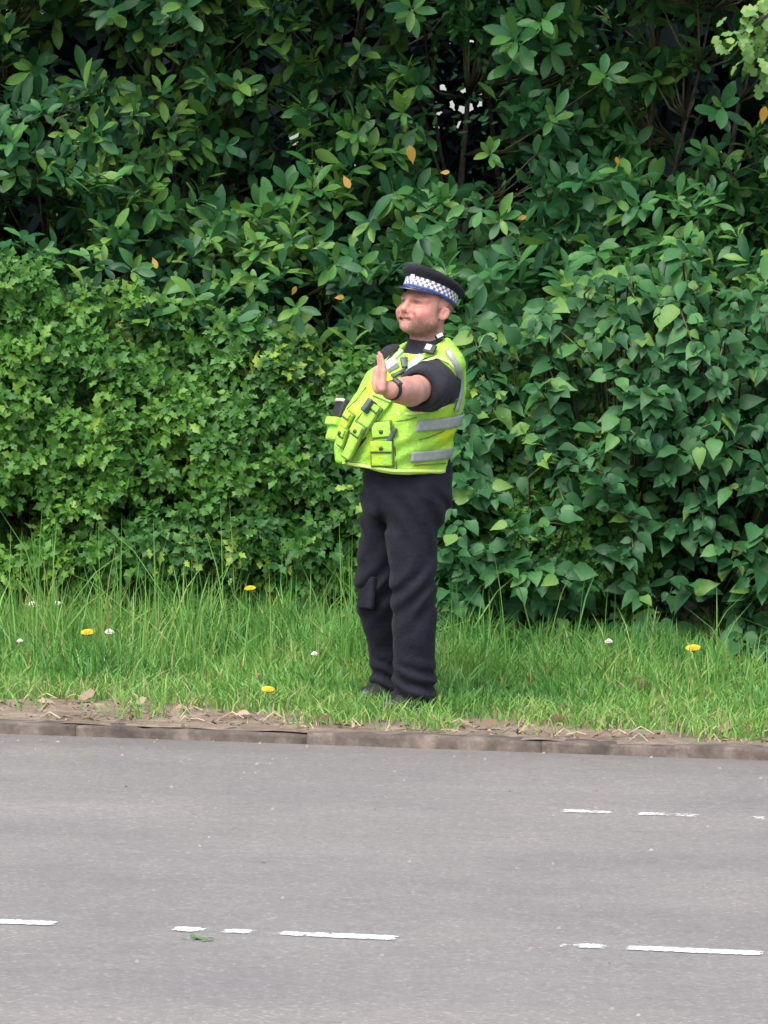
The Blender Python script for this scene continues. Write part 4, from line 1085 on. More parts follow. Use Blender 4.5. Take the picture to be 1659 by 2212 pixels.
tint = np.tile(np.array([0.52, 0.285, 0.215]), (len(V), 1))
def mixc(w, c):
    global tint
    tint = tint * (1 - w[:, None]) + np.array(c) * w[:, None]
ishead = (q[:, 2] > -0.16) & (np.abs(q[:, 1]) < 0.13) & (np.abs(q[:, 0]) < 0.16)
mixc(0.85 * blob(m, (0.085, 0.036, -0.012), (0.05, 0.045, 0.036)) * ishead, (0.60, 0.235, 0.19))
mixc(0.6 * blob(q, (0.12, 0, -0.015), (0.03, 0.03, 0.04)) * ishead, (0.62, 0.27, 0.22))
jaw = np.clip((-0.036 - q[:, 2] + 0.25 * (q[:, 0] < 0.02) * 0.04) / 0.03, 0, 1) * np.clip((q[:, 2] + 0.135) / 0.03, 0, 1) * np.clip((q[:, 0] + 0.03) / 0.03, 0, 1)
mixc(0.82 * jaw * ishead, (0.27, 0.175, 0.135))
mixc(0.8 * blob(q, (0.102, 0, -0.044), (0.03, 0.042, 0.015)) * ishead, (0.24, 0.115, 0.085))       # moustache
mixc(0.5 * blob(q, (0.1, 0, -0.095), (0.04, 0.028, 0.02)) * ishead, (0.52, 0.34, 0.28))
mixc(0.8 * blob(m, (0.100, 0.008, -0.069), (0.02, 0.022, 0.006)) * ishead, (0.46, 0.19, 0.16))   # lip
mixc(0.9 * blob(np.stack([m[:, 0], m[:, 1], m[:, 2] - 0.24 * np.clip(m[:, 1] - 0.008, 0, 1)], 1), (0.093, 0, -0.0590), (0.02, 0.038, 0.0058)) * ishead, (0.12, 0.04, 0.036))      # dark tint along the mouth opening
mixc(0.85 * blob(m, (0.095, 0.036, 0.042), (0.03, 0.030, 0.009)) * ishead, (0.17, 0.095, 0.065))      # brows
mixc(0.85 * blob(m, (0.096, 0.036, 0.0195), (0.024, 0.026, 0.0095)) * ishead, (0.04, 0.02, 0.018))  # lashes and slit
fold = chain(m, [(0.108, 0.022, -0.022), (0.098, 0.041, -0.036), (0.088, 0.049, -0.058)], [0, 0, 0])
mixc(0.6 * np.clip(1 - fold / 0.009, 0, 1) * ishead, (0.30, 0.13, 0.10))      # smile lines: shade of the folds painted into the skin
mixc(0.7 * blob(m, (0.016, 0.083, 0.004), (0.014, 0.02, 0.03)) * ishead, (0.17, 0.10, 0.07))    # sideburn
hairw = np.clip((m[:, 2] - 0.0) / 0.02, 0, 1) * np.clip((0.035 - q[:, 0]) / 0.015, 0, 1) * (m[:, 1] > 0.045) + np.clip((q[:, 2] + 0.055) / 0.02, 0, 1) * np.clip((-0.045 - q[:, 0]) / 0.012, 0, 1)
hairw = np.clip(hairw, 0, 1) * (np.abs(m[:, 1] - 0.083) > 0.004 + 0.0 * m[:, 1])
mixc(0.7 * hairw * ishead, (0.20, 0.135, 0.09))
earw = ((m[:, 1] > 0.079) & (np.abs(q[:, 2]) < 0.038) & (q[:, 0] < 0.02) & (q[:, 0] > -0.05)).astype(float)
mixc(earw * ishead, (0.56, 0.29, 0.23))
handw = np.clip((0.22 - np.linalg.norm(V - H(0, 0.08, 0), axis=1)) / 0.1, 0, 1)
mixc(0.6 * handw, (0.50, 0.25, 0.18))
mm_ = np.stack([m[:, 0], m[:, 1], m[:, 2] - 0.24 * np.clip(m[:, 1] - 0.008, 0, 1)], 1)
mixc(0.85 * blob(mm_, (0.092, 0, -0.0575), (0.02, 0.030, 0.0032)) * ishead, (0.62, 0.54, 0.47))       # row of teeth
sp_ = np.clip((jaw > 0.1) * 1.0, 0, 1) * ishead
tint = tint * (1 + (0.28 * vnoise(V, 190, 91) + 0.12 * vnoise(V, 60, 92)) * sp_ * 0.9)[:, None]
tint = tint * (1 + 0.10 * vnoise(V, 45, 93) * ishead)[:, None] * np.where(ishead[:, None], np.array([[1.0, 0.89, 0.89]]), 1.0)
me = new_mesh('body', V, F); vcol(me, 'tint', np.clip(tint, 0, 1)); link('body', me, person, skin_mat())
print('body verts', len(V))

# ---- cloth
def cloth_mat(name, col, rough=0.85, weave=900, bstr=0.25, fold=14, var=0.2, sheen=0.2):
    m, n, l, p = newmat(name)
    co = n.new('ShaderNodeTexCoord'); C = co.outputs['Object']
    nz = noise(n, l, fold, 5, C, 0.6); lo = tuple(c * (1 - var) for c in col); hi = tuple(min(1, c * (1 + var)) for c in col)
    r = ramp(n, [(0.32, lo), (0.68, hi)]); l.new(nz.outputs[0], r.inputs[0]); l.new(r.outputs[0], p.inputs['Base Color'])
    p.inputs['Roughness'].default_value = rough; p.inputs['Specular IOR Level'].default_value = 0.25
    p.inputs['Sheen Weight'].default_value = sheen
    nb = noise(n, l, fold * 2.2, 5, C, 0.6); bump(n, l, nb.outputs[0], p, bstr, 0.02)
    return m
def displace(V, F, amt, scales, seed):
    me = bpy.data.meshes.new('t'); me.from_pydata([], [], [])
    n = np.zeros_like(V)
    fn = np.cross(V[F[:, 2]] - V[F[:, 0]], V[F[:, 3]] - V[F[:, 1]])
    for k in range(4): np.add.at(n, F[:, k], fn)
    n = nrm(n); d = 0
    for (sc, a) in scales: d = d + a * vnoise(V * np.asarray(sc), 1.0, seed); seed += 1
    bpy.data.meshes.remove(me)
    return V + n * (d * amt)[:, None]

# trousers
HIPV = np.array([(960, 800, 960), (1005, 786, 974), (1030, 781, 977), (1060, 781, 978), (1100, 783, 968), (1140, 786, 950)], float)
HZ = np.array([Q(880, v)[2] for v in HIPV[:, 0]])[::-1]; HC = ((HIPV[:, 1] + HIPV[:, 2]) / 2 - 880)[::-1] * PX; HRd = ((HIPV[:, 2] - HIPV[:, 1]) / 2)[::-1] * PX
def trousers_sdf(p):
    c = np.interp(p[:, 2], HZ, HC); r = np.interp(p[:, 2], HZ, HRd); ry = r * 0.86
    hip = (np.sqrt(((p[:, 0] - c) / r) ** 2 + ((p[:, 1] - 0.02) / ry) ** 2) - 1) * ry * 0.9
    hip = smax(hip, p[:, 2] - HZ[-1], 0.01); hip = smax(hip, HZ[1] - 0.03 - p[:, 2], 0.05)
    a, b = legs(p)
    zn, zf = Q(880, 1530, -.04)[2], Q(838, 1502, .22)[2]
    # the cuffs: cut slanting, heel lower than the instep
    a = smax(a, -(p[:, 2] - zn - 0.25 * (-(p[:, 0] - LEG_N[-1][0][0])) ), 0.006); b = smax(b, -(p[:, 2] - zf - 0.3 * (-(p[:, 0] - LEG_F[-1][0][0]))), 0.006)
    d = smin(a, b, 0.012); d = smin(d, hip, 0.05)
    # folds: rings that gather above the cuffs and behind the knee, and diagonal drag lines from the hip
    z = p[:, 2]; w1 = np.exp(-((z - 0.10) / 0.09) ** 2); w2 = np.exp(-((z - 0.50) / 0.14) ** 2); w3 = np.exp(-((z - 0.80) / 0.12) ** 2)
    d = d + 0.009 * w1 * np.sin(z * 95 + p[:, 0] * 40 + 2.5 * vnoise(p, 9, 61)) + 0.0075 * w2 * np.sin(z * 60 - p[:, 0] * 55 + 3 * vnoise(p, 7, 62)) + 0.007 * w3 * np.sin(z * 50 + p[:, 0] * 75 + 3 * vnoise(p, 6, 63))
    d = d + 0.007 * vnoise(p * np.array([1, 1, .6]), 13, 64)
    return d
M_TROUS = cloth_mat('navy_trouser_cloth', (0.0075, 0.0078, 0.0145), 0.85, fold=9, bstr=0.5, var=0.3, sheen=0.04)
V, F = mesh_sdf(trousers_sdf, (-0.28, -0.30, -0.02), (0.26, 0.42, 1.1), 0.005)
trousers = link('trousers', new_mesh('trousers', V, F), person, M_TROUS)
# cargo pocket on the far knee and side seam
def ray_hit(f, u, v, y0=-0.9, y1=0.6):
    ys = np.linspace(y0, y1, 500)
    pts = np.array([Q(u, v, y) for y in (y0, y1)]); t = ((ys - y0) / (y1 - y0))[:, None]; pts = pts[0] * (1 - t) + pts[1] * t
    d = f(pts); k = np.nonzero(d < 0)[0]
    if len(k) == 0: return None
    k = k[0]
    if k == 0: return pts[0]
    a = d[k - 1] / (d[k - 1] - d[k]); return pts[k - 1] * (1 - a) + pts[k] * a
def rounded_box(sx, sy, sz, bev, seg=3, taper=0.0):
    bm = bmesh.new(); bmesh.ops.create_cube(bm, size=1)
    for v in bm.verts:
        k = 1 - taper * (v.co.z + 0.5); v.co.x *= sx * k; v.co.y *= sy * k; v.co.z *= sz
    bmesh.ops.bevel(bm, geom=bm.edges[:], offset=bev, segments=seg, profile=0.6, affect='EDGES')
    V = [tuple(v.co) for v in bm.verts]; bm.verts.index_update(); F = [[v.index for v in f.verts] for f in bm.faces]; bm.free()
    return np.array(V), F
def on_surface(f, u, v, up=(0, 0, 1)):
    """frame on a surface seen at (u, v): columns right, up, outward"""
    p = ray_hit(f, u, v); n = sdf_normal(f, p[None], 0.01)[0]
    upv = np.asarray(up, float); upv = nrm(upv - (upv @ n) * n); return p, np.stack([np.cross(upv, n), upv, n], 1)
def stick(name, f, u, v, w, h, th, mat, parent, up=(0, 0, 1), bev=None, lift=0.3, rot=0.0, taper=0.0, out=0.0):
    p, R = on_surface(f, u, v, up)
    V, F = rounded_box(w, h, th, bev or min(w, h, th) * 0.35, 3, taper)
    c, s = math.cos(rot), math.sin(rot); V = np.stack([V[:, 0] * c - V[:, 1] * s, V[:, 0] * s + V[:, 1] * c, V[:, 2] + th * lift + out], 1)
    o = link(name, new_mesh(name, V @ R.T + p, F), parent, mat)
    md = o.modifiers.new('es', 'EDGE_SPLIT'); md.split_angle = math.radians(50)
    return o
stick('cargo_pocket', trousers_sdf, 792, 1275, 0.10, 0.13, 0.022, M_TROUS, trousers, lift=0.0, bev=0.009)

# shoes
def shoe_sdf(p, A, dirn):
    dirn = nrm(np.array([dirn[0], dirn[1], 0.0])); s = np.array([-dirn[1], dirn[0], 0]); q = np.stack([(p - A) @ dirn, (p - A) @ s, p[:, 2] - A[2]], 1)
    d = ell(q, (0.02, 0, 0.012), (0.085, 0.046, 0.05)); d = smin(d, ell(q, (0.095, 0, 0.0), (0.075, 0.047, 0.038)), 0.03)
    d = smin(d, cone(q, (-0.015, 0, 0.03), (-0.02, 0, 0.12), 0.043, 0.045), 0.03)
    return smax(d, -q[:, 2] - 0.022, 0.008)
M_SHOE = plain_mat('black_boot_leather', (0.022, 0.022, 0.022), 0.4, 0.3, 30, 0.2)
for A in FEET:
    dn = (-0.85, -0.5)
    V, F = mesh_sdf(lambda p: shoe_sdf(p, A, dn), A - [0.26, 0.22, 0.05], A + [0.16, 0.2, 0.2], 0.005); link('shoe', new_mesh('shoe', V, F), person, M_SHOE)

# T-shirt with its two sleeves and collar
SLV = ELL_ + (SHL - ELL_) * 0.22
def shirt_sdf(p):
    d = smax(body_trunk(p, -0.020), Q(880, 985)[2] - p[:, 2], 0.01)
    ax = nrm(ELL_ - SHL)
    s = chain(p, [SHL + [0.0, 0.0, -0.01], SHL * 0.4 + ELL_ * 0.6 + [0.008, 0.0, -0.006], SLV + [0.008, 0.0, -0.006]], [0.098, 0.094, 0.073])
    s = s + 0.005 * np.sin((p @ ax) * 70 + p[:, 2] * 45 + 3 * vnoise(p, 8, 71)) * np.clip((p - SHL) @ ax / 0.1, 0, 1) + 0.006 * vnoise(p, 16, 72)
    cut = (p - SLV) @ ax
    inner = chain(p, [SHL * 0.2 + ELL_ * 0.8, SLV + ax * 0.1], [0.064, 0.068])
    s = smax(smax(s, cut, 0.004), -inner, 0.003)
    d = smin(d, s, 0.02)
    ax2 = nrm(ELR - SHR); e2 = SHR * 0.15 + ELR * 0.85
    s2 = chain(p, [SHR, e2], [0.082, 0.082]) + 0.006 * vnoise(p, 14, 73); s2 = smax(s2, (p - e2) @ ax2, 0.004)
    d = smin(d, s2, 0.02)
    col = cone(p, NECK1 + [0.004, 0, -0.03], NECK1 * 0.6 + NECK0 * 0.4 + [0.004, 0, -0.012], 0.098, 0.083)
    nk = nrm(NECK0 - NECK1); t = (p - NECK1) @ nk
    col = smax(col, t - 0.045, 0.004); col = smax(col, -(cone(p, NECK0, NECK1 - nk * 0.1, 0.068, 0.079)), 0.003)
    return smin(d, col, 0.02)
M_SHIRT = cloth_mat('black_shirt_cloth', (0.020, 0.020, 0.026), 0.9, fold=12, bstr=0.4, var=0.25, sheen=0.04)
V, F = mesh_sdf(shirt_sdf, (-0.34, -0.52, 0.85), (0.32, 0.42, 1.62), 0.0045)
link('shirt', new_mesh('shirt', V, F), person, M_SHIRT)

# ---- hi-vis vest
HEM_U = np.array([700, 735, 790, 850, 968, 1010.]); HEM_V = np.array([985, 996, 1006, 1017, 1019, 1016.])
EDGE = [(700, 1052), (745, 993), (792, 930), (845, 864), (866, 806), (880, 740)]      # side edge of the thick front panel
EX = np.array([(u - 880) * PX for u, v in EDGE]); EZ = np.array([Q(880, v)[2] for u, v in EDGE])
ARM_AX = nrm(ELL_ - SHL)
def vest_base(p):
    d = body_trunk(p, -0.004)
    ex = np.interp(p[:, 2], EZ, EX)
    front = np.clip((ex - p[:, 0]) / 0.008 + 0.5, 0, 1) * (p[:, 1] < 0.12)
    d = d - 0.020 * front * np.clip((Q(880, 770)[2] - p[:, 2]) / 0.05, 0, 1)
    return d
def vest_sdf(p):
    d = vest_base(p)
    zh = np.interp(p[:, 0] / PX + 880, HEM_U, [Q(880, v)[2] for v in HEM_V])
    d = smax(d, zh - p[:, 2], 0.008)
    d = smax(d, -cone(p, SHL + [0.0, 0.06, 0], SHL + ARM_AX * 0.4, 0.097, 0.105), 0.008)
    d = smax(d, -cone(p, SHR, SHR + nrm(ELR - SHR) * 0.4, 0.088, 0.10), 0.008)
    nk = nrm(NECK0 - NECK1)
    d = smax(d, -cone(p, NECK1 - nk * 0.035 + HF * np.array([1, 1, 0]) * 0.03, NECK1 + nk * 0.2, 0.088, 0.13), 0.008)
    # creases of the loose side panel
    w = np.clip((p[:, 0] - np.interp(p[:, 2], EZ, EX)) / 0.04, 0, 1) * np.exp(-((p[:, 2] - 1.10) / 0.13) ** 2)
    d = d + 0.0045 * w * np.sin(p[:, 2] * 70 - p[:, 0] * 42 + 2.5 * vnoise(p, 8, 81)) + 0.0065 * vnoise(p, 11, 82) + 0.002 * vnoise(p, 30, 83)
    return d
def vest_mat():
    m, n, l, p = newmat('hi_vis_fabric')
    co = n.new('ShaderNodeTexCoord'); C = co.outputs['Object']
    nz = noise(n, l, 5, 4, C, 0.6); r = ramp(n, [(0.35, (0.29, 0.60, 0.07)), (0.5, (0.36, 0.69, 0.085)), (0.68, (0.46, 0.63, 0.02))]); l.new(nz.outputs[0], r.inputs[0])
    l.new(r.outputs[0], p.inputs['Base Color']); p.inputs['Roughness'].default_value = 0.65; p.inputs['Specular IOR Level'].default_value = 0.25
    nb = noise(n, l, 34, 6, C, 0.65); bump(n, l, nb.outputs[0], p, 0.8, 0.014)
    return m
M_VEST = vest_mat()
M_REFL = plain_mat('silver_reflective_tape', (0.30, 0.33, 0.31), 0.5, 0.15, 40, 0.1, spec=0.6)
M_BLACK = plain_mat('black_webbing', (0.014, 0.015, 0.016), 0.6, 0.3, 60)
M_GREYP = plain_mat('pale_grey_plastic', (0.55, 0.57, 0.57), 0.4, 0.12, 30)
M_DARKG = plain_mat('dark_green_grey_plastic', (0.06, 0.085, 0.075), 0.5, 0.3, 40)
M_SNAP = plain_mat('snap_button_metal', (0.05, 0.06, 0.04), 0.4, 0.2, 80)
M_HEM = plain_mat('pale_lime_binding', (0.62, 0.86, 0.22), 0.6, 0.1, 40)
V, F = mesh_sdf(vest_sdf, (-0.36, -0.36, 0.90), (0.30, 0.34, 1.60), 0.0045)
vest = link('vest', new_mesh('vest', V, F), person, M_VEST)

def radial(th_, z, off):
    """point on the vest at azimuth th_ (0 = towards the camera, + = right) and height z"""
    c = np.interp(z, SZ, SC_); d = np.array([math.sin(th_), -math.cos(th_), 0.0])
    rs = np.linspace(0.45, 0.02, 220); pts = np.array([c, TYC, z]) + rs[:, None] * d
    k = np.nonzero(vest_base(pts) < 0)[0]
    r = rs[k[0]] if len(k) else 0.1
    return np.array([c, TYC, z]) + (r + off) * d
def th_of(u, v):
    p = ray_hit(vest_base, u, v); c = np.interp(p[2], SZ, SC_); return math.atan2(p[0] - c, -(p[1] - TYC))
def band(name, t0, t1, zt0, zb0, zt1, zb1, mat, off=0.006, n=40, round_end=False):
    V = []; F = []; m = 6
    for i in range(n):
        s = i / (n - 1); t = t0 + (t1 - t0) * s; a, b = zt0 + (zt1 - zt0) * s, zb0 + (zb1 - zb0) * s
        for j in range(m): V.append(radial(t, a + (b - a) * j / (m - 1), off))
    for i in range(n - 1):
        for j in range(m - 1): F.append([i * m + j, i * m + j + 1, (i + 1) * m + j + 1, (i + 1) * m + j])
    o = link(name, new_mesh(name, V, F), vest, mat); md = o.modifiers.new('thick', 'SOLIDIFY'); md.thickness = 0.005; md.offset = 0.0; return o
zq = lambda v: Q(880, v)[2]
t0 = th_of(901, 912); band('reflective_stripe', t0, t0 + 3.0, zq(902), zq(926), zq(872), zq(897), M_REFL)
t0 = th_of(887, 980); band('reflective_stripe', t0, t0 + 3.0, zq(969), zq(991), zq(950), zq(972), M_REFL)
def ribbon(name, pts, width, mat, f=vest_base, off=0.006, parent=None, th=0.004):
    """strip that follows the surface along picture points; width in metres"""
    C = []
    for (u, v) in pts:
        p = ray_hit(f, u, v)
        if p is not None: C.append(p)
    C = np.array(C); N_ = sdf_normal(f, C, 0.008); T_ = np.gradient(C, axis=0); S_ = nrm(np.cross(T_, N_)); V = []; F = []
    for c, nn, s in zip(C, N_, S_):
        for k in (-1, -0.33, 0.33, 1):
            q = c + s * width / 2 * k; dd = f(q[None])[0]; q = q - nn * dd + nn * off; V.append(q)
    for i in range(len(C) - 1):
        for j in range(3): F.append([i * 4 + j, i * 4 + j + 1, i * 4 + j + 5, i * 4 + j + 4])
    o = link(name, new_mesh(name, V, F), parent or vest, mat); md = o.modifiers.new('thick', 'SOLIDIFY'); md.thickness = th; md.offset = 0; return o
def path(pts, n=24):
    pts = np.array(pts, float); t = np.r_[0, np.cumsum(np.linalg.norm(np.diff(pts, axis=0), axis=1))]; s = np.linspace(0, t[-1], n)
    return list(zip(np.interp(s, t, pts[:, 0]), np.interp(s, t, pts[:, 1])))
ribbon('reflective_stripe', path([(966, 752), (984, 780), (996, 815), (993, 850), (984, 884)]), 0.024, M_REFL)
ribbon('hem_binding', path([(742, 994), (790, 1002), (850, 1012), (960, 1013)], 40), 0.012, M_HEM, off=0.004)
# shadow line beside the front panel edge, laid on as a black ribbon
ribbon('panel_shadow_line', path([(752, 990), (797, 931), (848, 868)], 20), 0.010, M_BLACK, off=-0.004)

# pale binding round the armhole and dark seams
ribbon('armhole_binding', path([(862, 812), (884, 794), (912, 779), (946, 766), (972, 778), (990, 800), (993, 830), (984, 856), (958, 874), (925, 884), (885, 889), (856, 889)], 60), 0.012, M_HEM, off=0.003)
M_SEAM = plain_mat('green_seam', (0.09, 0.17, 0.04), 0.7, 0.2, 60)
for pts in ([(857, 1012), (853, 960), (850, 912)], [(857, 905), (880, 902), (900, 897)], [(750, 880), (772, 858), (792, 832)], [(776, 918), (768, 905), (790, 880)], [(905, 945), (930, 938), (960, 925)], [(895, 1000), (930, 998), (962, 996)], [(806, 850), (826, 858), (844, 866)], [(835, 1010), (830, 990)]):
    ribbon('seam', path(pts, 14), 0.0045, M_SEAM, off=0.003, th=0.002)

# pouches of the front panel, leaning with the panel edge
def dirpx(u0, v0, u1, v1): d = np.array([(u1 - u0), 0, -(v1 - v0)], float); return d / np.linalg.norm(d)
UPP = dirpx(757, 982, 835, 872)
def pouch(u, v, w, h, th, up, flap=True, snap=True, rot=0.0, fh=0.4):
    th *= 0.75
    o = stick('pouch', vest_base, u, v, w, h, th, M_VEST, vest, up, lift=0.25, bev=min(th * 0.4, 0.012))
    p, R = on_surface(vest_base, u, v, up)
    V, F = rounded_box(w + 0.012, h + 0.012, 0.010, 0.003, 2); link('pouch_backing', new_mesh('pouch_backing', (V + [0, 0, 0.002]) @ R.T + p, F), vest, M_SEAM)
    if flap:
        V, F = rounded_box(w * 1.04, h * fh, 0.008, 0.003, 2); V = V + [0, h * (0.5 - fh / 2) + 0.002, th * 0.75 + 0.003]
        link('pouch_flap', new_mesh('pouch_flap', V @ R.T + p, F), vest, M_VEST)
        V, F = rounded_box(w * 1.0, 0.006, 0.006, 0.002, 2); V = V + [0, h * (0.5 - fh) - 0.002, th * 0.75 + 0.001]
        link('flap_edging', new_mesh('flap_edging', V @ R.T + p, F), vest, M_DARKG)
    if snap:
        k = 14; V = [(0, 0, .006)] + [(0.0085 * math.cos(6.283 * i / k), 0.0085 * math.sin(6.283 * i / k), z) for z in (0.004, 0.0) for i in range(k)]
        F = [[0, 1 + i, 1 + (i + 1) % k] for i in range(k)] + [[1 + i, 1 + k + i, 1 + k + (i + 1) % k, 1 + (i + 1) % k] for i in range(k)]
        V = np.array(V) + [0, h * (0.5 - fh * 0.62), th * 0.75 + 0.007]
        link('snap_button', new_mesh('snap_button', V @ R.T + p, F), vest, M_SNAP)
    return o
pouch(766, 950, 0.045, 0.15, 0.034, UPP, fh=0.3)                # long torch pouch along the panel edge
pouch(742, 940, 0.045, 0.075, 0.028, UPP, snap=True, fh=0.45)
pouch(752, 905, 0.05, 0.065, 0.03, UPP, snap=False, fh=0.4)
pouch(800, 893, 0.06, 0.095, 0.03, UPP, snap=False, fh=0.25)
stick('radio_set', vest_base, 803, 878, 0.026, 0.06, 0.05, M_DARKG, vest, UPP, lift=0.45, bev=0.008)
pouch(826, 975, 0.085, 0.10, 0.028, (0.0, 0, 1), snap=True, fh=0.42)
pouch(826, 928, 0.075, 0.075, 0.022, (-0.1, 0, 1), snap=True, fh=0.8)
stick('holster_mouth', vest_base, 846, 938, 0.020, 0.075, 0.03, M_DARKG, vest, (0.5, 0, 1), lift=0.3, bev=0.006)
# pouch and handset on the far side of the belly
def loose(name, c, w, d, h, mat, rotz, tilt=0.0, bev=0.012, taper=0.0, parent=None):
    V, F = rounded_box(w, d, h, bev, 3, taper); a, b = math.cos(rotz), math.sin(rotz)
    ct, s_ = math.cos(tilt), math.sin(tilt); V = np.stack([V[:, 0] * ct + V[:, 2] * s_, V[:, 1], -V[:, 0] * s_ + V[:, 2] * ct], 1)
    V = np.stack([V[:, 0] * a - V[:, 1] * b, V[:, 0] * b + V[:, 1] * a, V[:, 2]], 1)
    o = link(name, new_mesh(name, V + c, F), parent or vest, mat); md = o.modifiers.new('es', 'EDGE_SPLIT'); md.split_angle = math.radians(50); return o
loose('pouch', Q(729, 922, 0.02), 0.055, 0.085, 0.105, M_VEST, 0.5, 0.30, 0.016, 0.12)
loose('pouch_flap', Q(727, 908, 0.02), 0.062, 0.09, 0.035, M_VEST, 0.5, 0.30, 0.008)
loose('radio_handset', Q(737, 884, 0.03), 0.045, 0.075, 0.10, M_BLACK, 0.5, 0.35, 0.014)
loose('handset_cap', Q(741, 862, 0.03), 0.045, 0.06, 0.014, M_GREYP, 0.5, 0.35, 0.006)
# chest: camera, identity strip, cable, epaulettes
cam_o = stick('body_camera', vest_base, 847, 790, 0.052, 0.052, 0.026, M_GREYP, vest, (0.75, 0, 1.0), lift=0.6, bev=0.006)
p_, R_ = on_surface(vest_base, 847, 790, (0.75, 0, 1.0)); k = 20
V = [(0, 0, 0.001)] + [(0.014 * math.cos(6.283 * i / k), 0.014 * math.sin(6.283 * i / k), 0) for i in range(k)]
link('camera_lens', new_mesh('camera_lens', (np.array(V) + [0, 0, 0.0295]) @ R_.T + p_, [[0, 1 + i, 1 + (i + 1) % k] for i in range(k)]), vest, plain_mat('lens_grey', (0.36, 0.39, 0.40), 0.25, 0.2, 80))
stick('identity_strip', vest_base, 861, 764, 0.016, 0.055, 0.01, M_GREYP, vest, (0.7, 0, 1.0), lift=0.6, bev=0.003)
stick('radio_clip', vest_base, 872, 782, 0.024, 0.05, 0.022, M_DARKG, vest, (-0.1, 0, 1.0), lift=0.5, bev=0.005)
ribbon('coiled_cable', path([(880, 770), (874, 786), (866, 800), (850, 812)], 14), 0.012, M_DARKG, off=0.010, th=0.008)
ribbon('chest_webbing', path([(862, 745), (845, 765), (828, 790)], 12), 0.012, M_BLACK, off=0.004)
ribbon('chest_webbing', path([(838, 810), (860, 802), (878, 788)], 12), 0.012, M_DARKG, off=0.003)
ribbon('reflective_stripe', path([(872, 800), (895, 780), (912, 765)], 12), 0.03, plain_mat('pale_mint_tape', (0.42, 0.62, 0.42), 0.5, 0.1, 30), off=0.004)
ep = stick('epaulette', body_trunk, 931, 752, 0.050, 0.040, 0.012, M_BLACK, vest, (0.25, 0, 1), lift=1.0, bev=0.003)
stick('epaulette_patch', body_trunk, 929, 750, 0.026, 0.024, 0.004, M_GREYP, vest, (0.25, 0, 1), lift=4.6, bev=0.001)
loose('collar_badge', Q(950, 722, -0.105), 0.034, 0.024, 0.020, M_BLACK, 0.3, -0.45, 0.004)
loose('collar_badge_face', Q(950, 720, -0.121), 0.026, 0.010, 0.014, plain_mat('white_badge', (0.7, 0.69, 0.64), 0.5, 0.1, 40), 0.3, -0.45, 0.002)

# wrist watch
wv, wF = [], []
wd = nrm(WRL - ELL_); wc = WRL - wd * 0.012; s1 = nrm(np.cross(wd, [0, 0, 1.0])); s2 = np.cross(s1, wd); nseg = 28
for i in range(nseg):
    a = 6.283 * i / nseg; e = s1 * math.cos(a) + s2 * math.sin(a)
    for (t, r) in ((-0.013, 0.0375), (-0.012, 0.0405), (0.012, 0.0385), (0.013, 0.0355)): wv.append(wc + wd * t + e * r)
for i in range(nseg):
    for j in range(3): wF.append([i * 4 + j, i * 4 + j + 1, ((i + 1) % nseg) * 4 + j + 1, ((i + 1) % nseg) * 4 + j])
watch = link('wrist_watch', new_mesh('wrist_watch', wv, wF), person, M_BLACK)
ed = nrm(np.array([0.25, -0.55, 0.6])); ed = nrm(ed - (ed @ wd) * wd)
V, F = rounded_box(0.036, 0.034, 0.014, 0.004, 3); Rw = np.stack([wd, np.cross(ed, wd), ed], 1)
link('watch_case', new_mesh('watch_case', V @ Rw.T + wc + ed * 0.042, F), watch, plain_mat('watch_case_grey', (0.09, 0.085, 0.08), 0.35, 0.2, 60))

# ---- cap
ct = math.radians(9)
CF = HF * math.cos(ct) + HU * math.sin(ct); CU = HU * math.cos(ct) - HF * math.sin(ct); CL = HL
CO = from_head((0.004, 0, 0.056)); CR = np.stack([CF, CL, CU], 1)
RF, RL = 0.111 * HS, 0.092 * HS
def cp(a, k, z, rf=RF, rl=RL): return CO + CR @ np.array([rf * k * math.cos(a), rl * k * math.sin(a), z])
cap = empty('cap', CO - 0, person)
def lathe(prof, n=72, close=False):
    V = []; F = []; m = len(prof)
    for i in range(n):
        a = 2 * math.pi * i / n
        for (k, z) in prof: V.append(cp(a, k, z) - CO)
    for i in range(n):
        for j in range(m - 1): F.append([i * m + j, ((i + 1) % n) * m + j, ((i + 1) % n) * m + j + 1, i * m + j + 1])
    if close: F.append([i * m + m - 1 for i in range(n)])
    return V, F
M_CAP = cloth_mat('black_cap_cloth', (0.014, 0.015, 0.020), 0.9, fold=20, bstr=0.3, var=0.2, sheen=0.03)
BH = 0.048
def crown_prof(a):
    fr = math.cos(a)                                              # the crown stands up a little at the front
    return [(0.99, BH - 0.004), (1.03, BH + 0.002), (1.13, BH + 0.008 + 0.003 * fr), (1.20, BH + 0.014 + 0.008 * fr), (1.225, BH + 0.022 + 0.010 * fr), (1.21, BH + 0.029 + 0.011 * fr), (1.14, BH + 0.034 + 0.012 * fr), (0.9, BH + 0.039 + 0.011 * fr), (0.5, BH + 0.042 + 0.006 * fr), (0.12, BH + 0.043)]
V = []; F = []; n = 72
for i in range(n):
    a = 2 * math.pi * i / n; pr = crown_prof(a); mm = len(pr)
    for (k, z) in pr: V.append(cp(a, k, z) - CO)
for i in range(n):
    for j in range(mm - 1): F.append([i * mm + j, ((i + 1) % n) * mm + j, ((i + 1) % n) * mm + j + 1, i * mm + j + 1])
F.append([i * mm + mm - 1 for i in range(n)])
link('crown', new_mesh('crown', V, F), cap, M_CAP)
V, F = lathe([(0.985, 0.002), (0.985, BH - 0.002)]); link('headband', new_mesh('headband', V, F), cap, M_CAP)
M_CHW = plain_mat('cap_white_check', (0.72, 0.70, 0.74), 0.5, 0.06, 50); M_CHB = plain_mat('cap_dark_check', (0.13, 0.13, 0.17), 0.6, 0.2, 50)
rows, ncol = 3, 60; V = []; F = []; mi = []
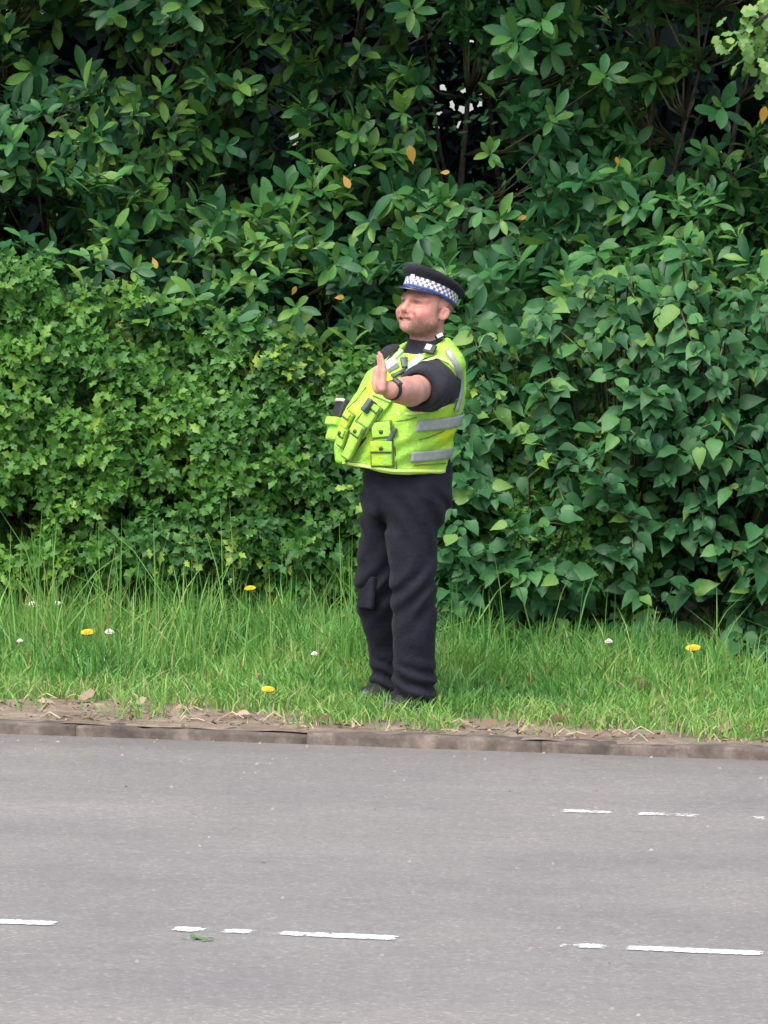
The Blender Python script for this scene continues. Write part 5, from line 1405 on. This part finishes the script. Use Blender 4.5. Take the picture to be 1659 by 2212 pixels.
for i in range(ncol):
    a = 2 * math.pi * i / ncol
    for j in range(rows + 1): V.append(cp(a, 1.012, 0.013 + (BH - 0.015) * j / rows) - CO)
for i in range(ncol):
    for j in range(rows):
        F.append([i * (rows + 1) + j, ((i + 1) % ncol) * (rows + 1) + j, ((i + 1) % ncol) * (rows + 1) + j + 1, i * (rows + 1) + j + 1]); mi.append((i + j) % 2)
me = new_mesh('chequered_band', V, F); o = link('chequered_band', me, cap, M_CHW); me.materials.append(M_CHB); me.polygons.foreach_set('material_index', np.array(mi, np.int32))
M_BLUE = plain_mat('cap_blue_band', (0.02, 0.06, 0.25), 0.5, 0.2, 40)
V, F = lathe([(0.99, 0.0), (1.02, 0.001), (1.024, 0.012), (1.008, 0.014)]); link('blue_band', new_mesh('blue_band', V, F), cap, M_BLUE)
# peak, black with a bluish sky reflection put into its colour
V = []; F = []; n = 36; am = math.radians(74)
for i in range(n):
    a = -am + 2 * am * i / (n - 1); w = max(0.0, math.cos(a / am * math.pi / 2)) ** 0.65
    for t in (0, 0.35, 0.7, 1.0):
        b = cp(a, 1.0, 0.006) - CO; V.append(b + CF * 0.044 * w * t + CR @ np.array([0, RL * 0.05 * t * math.sin(a), -0.028 * w * t * (0.6 + 0.4 * t)]))
for i in range(n - 1):
    for j in range(3): F.append([i * 4 + j, i * 4 + j + 1, (i + 1) * 4 + j + 1, (i + 1) * 4 + j])
o = link('peak', new_mesh('peak', V, F), cap, plain_mat('glossy_peak_sky_tint', (0.016, 0.022, 0.055), 0.22, 0.2, 30)); md = o.modifiers.new('thick', 'SOLIDIFY'); md.thickness = 0.0035
# badge at the front
V = [CR @ np.array([0, 0, 0])]; k = 16; bc = cp(0, 1.03, 0.040) - CO; V = [bc + CF * 0.006]
for i in range(k):
    r = 0.021 if i % 2 == 0 else 0.015; V.append(bc + CL * r * 0.85 * math.cos(6.283 * i / k) + CU * r * math.sin(6.283 * i / k))
o = link('cap_badge', new_mesh('cap_badge', V, [[0, 1 + i, 1 + (i + 1) % k] for i in range(k)], False), cap, plain_mat('silver_badge', (0.6, 0.6, 0.6), 0.3, 0.2, 60, metal=0.6))
md = o.modifiers.new('thick', 'SOLIDIFY'); md.thickness = 0.004
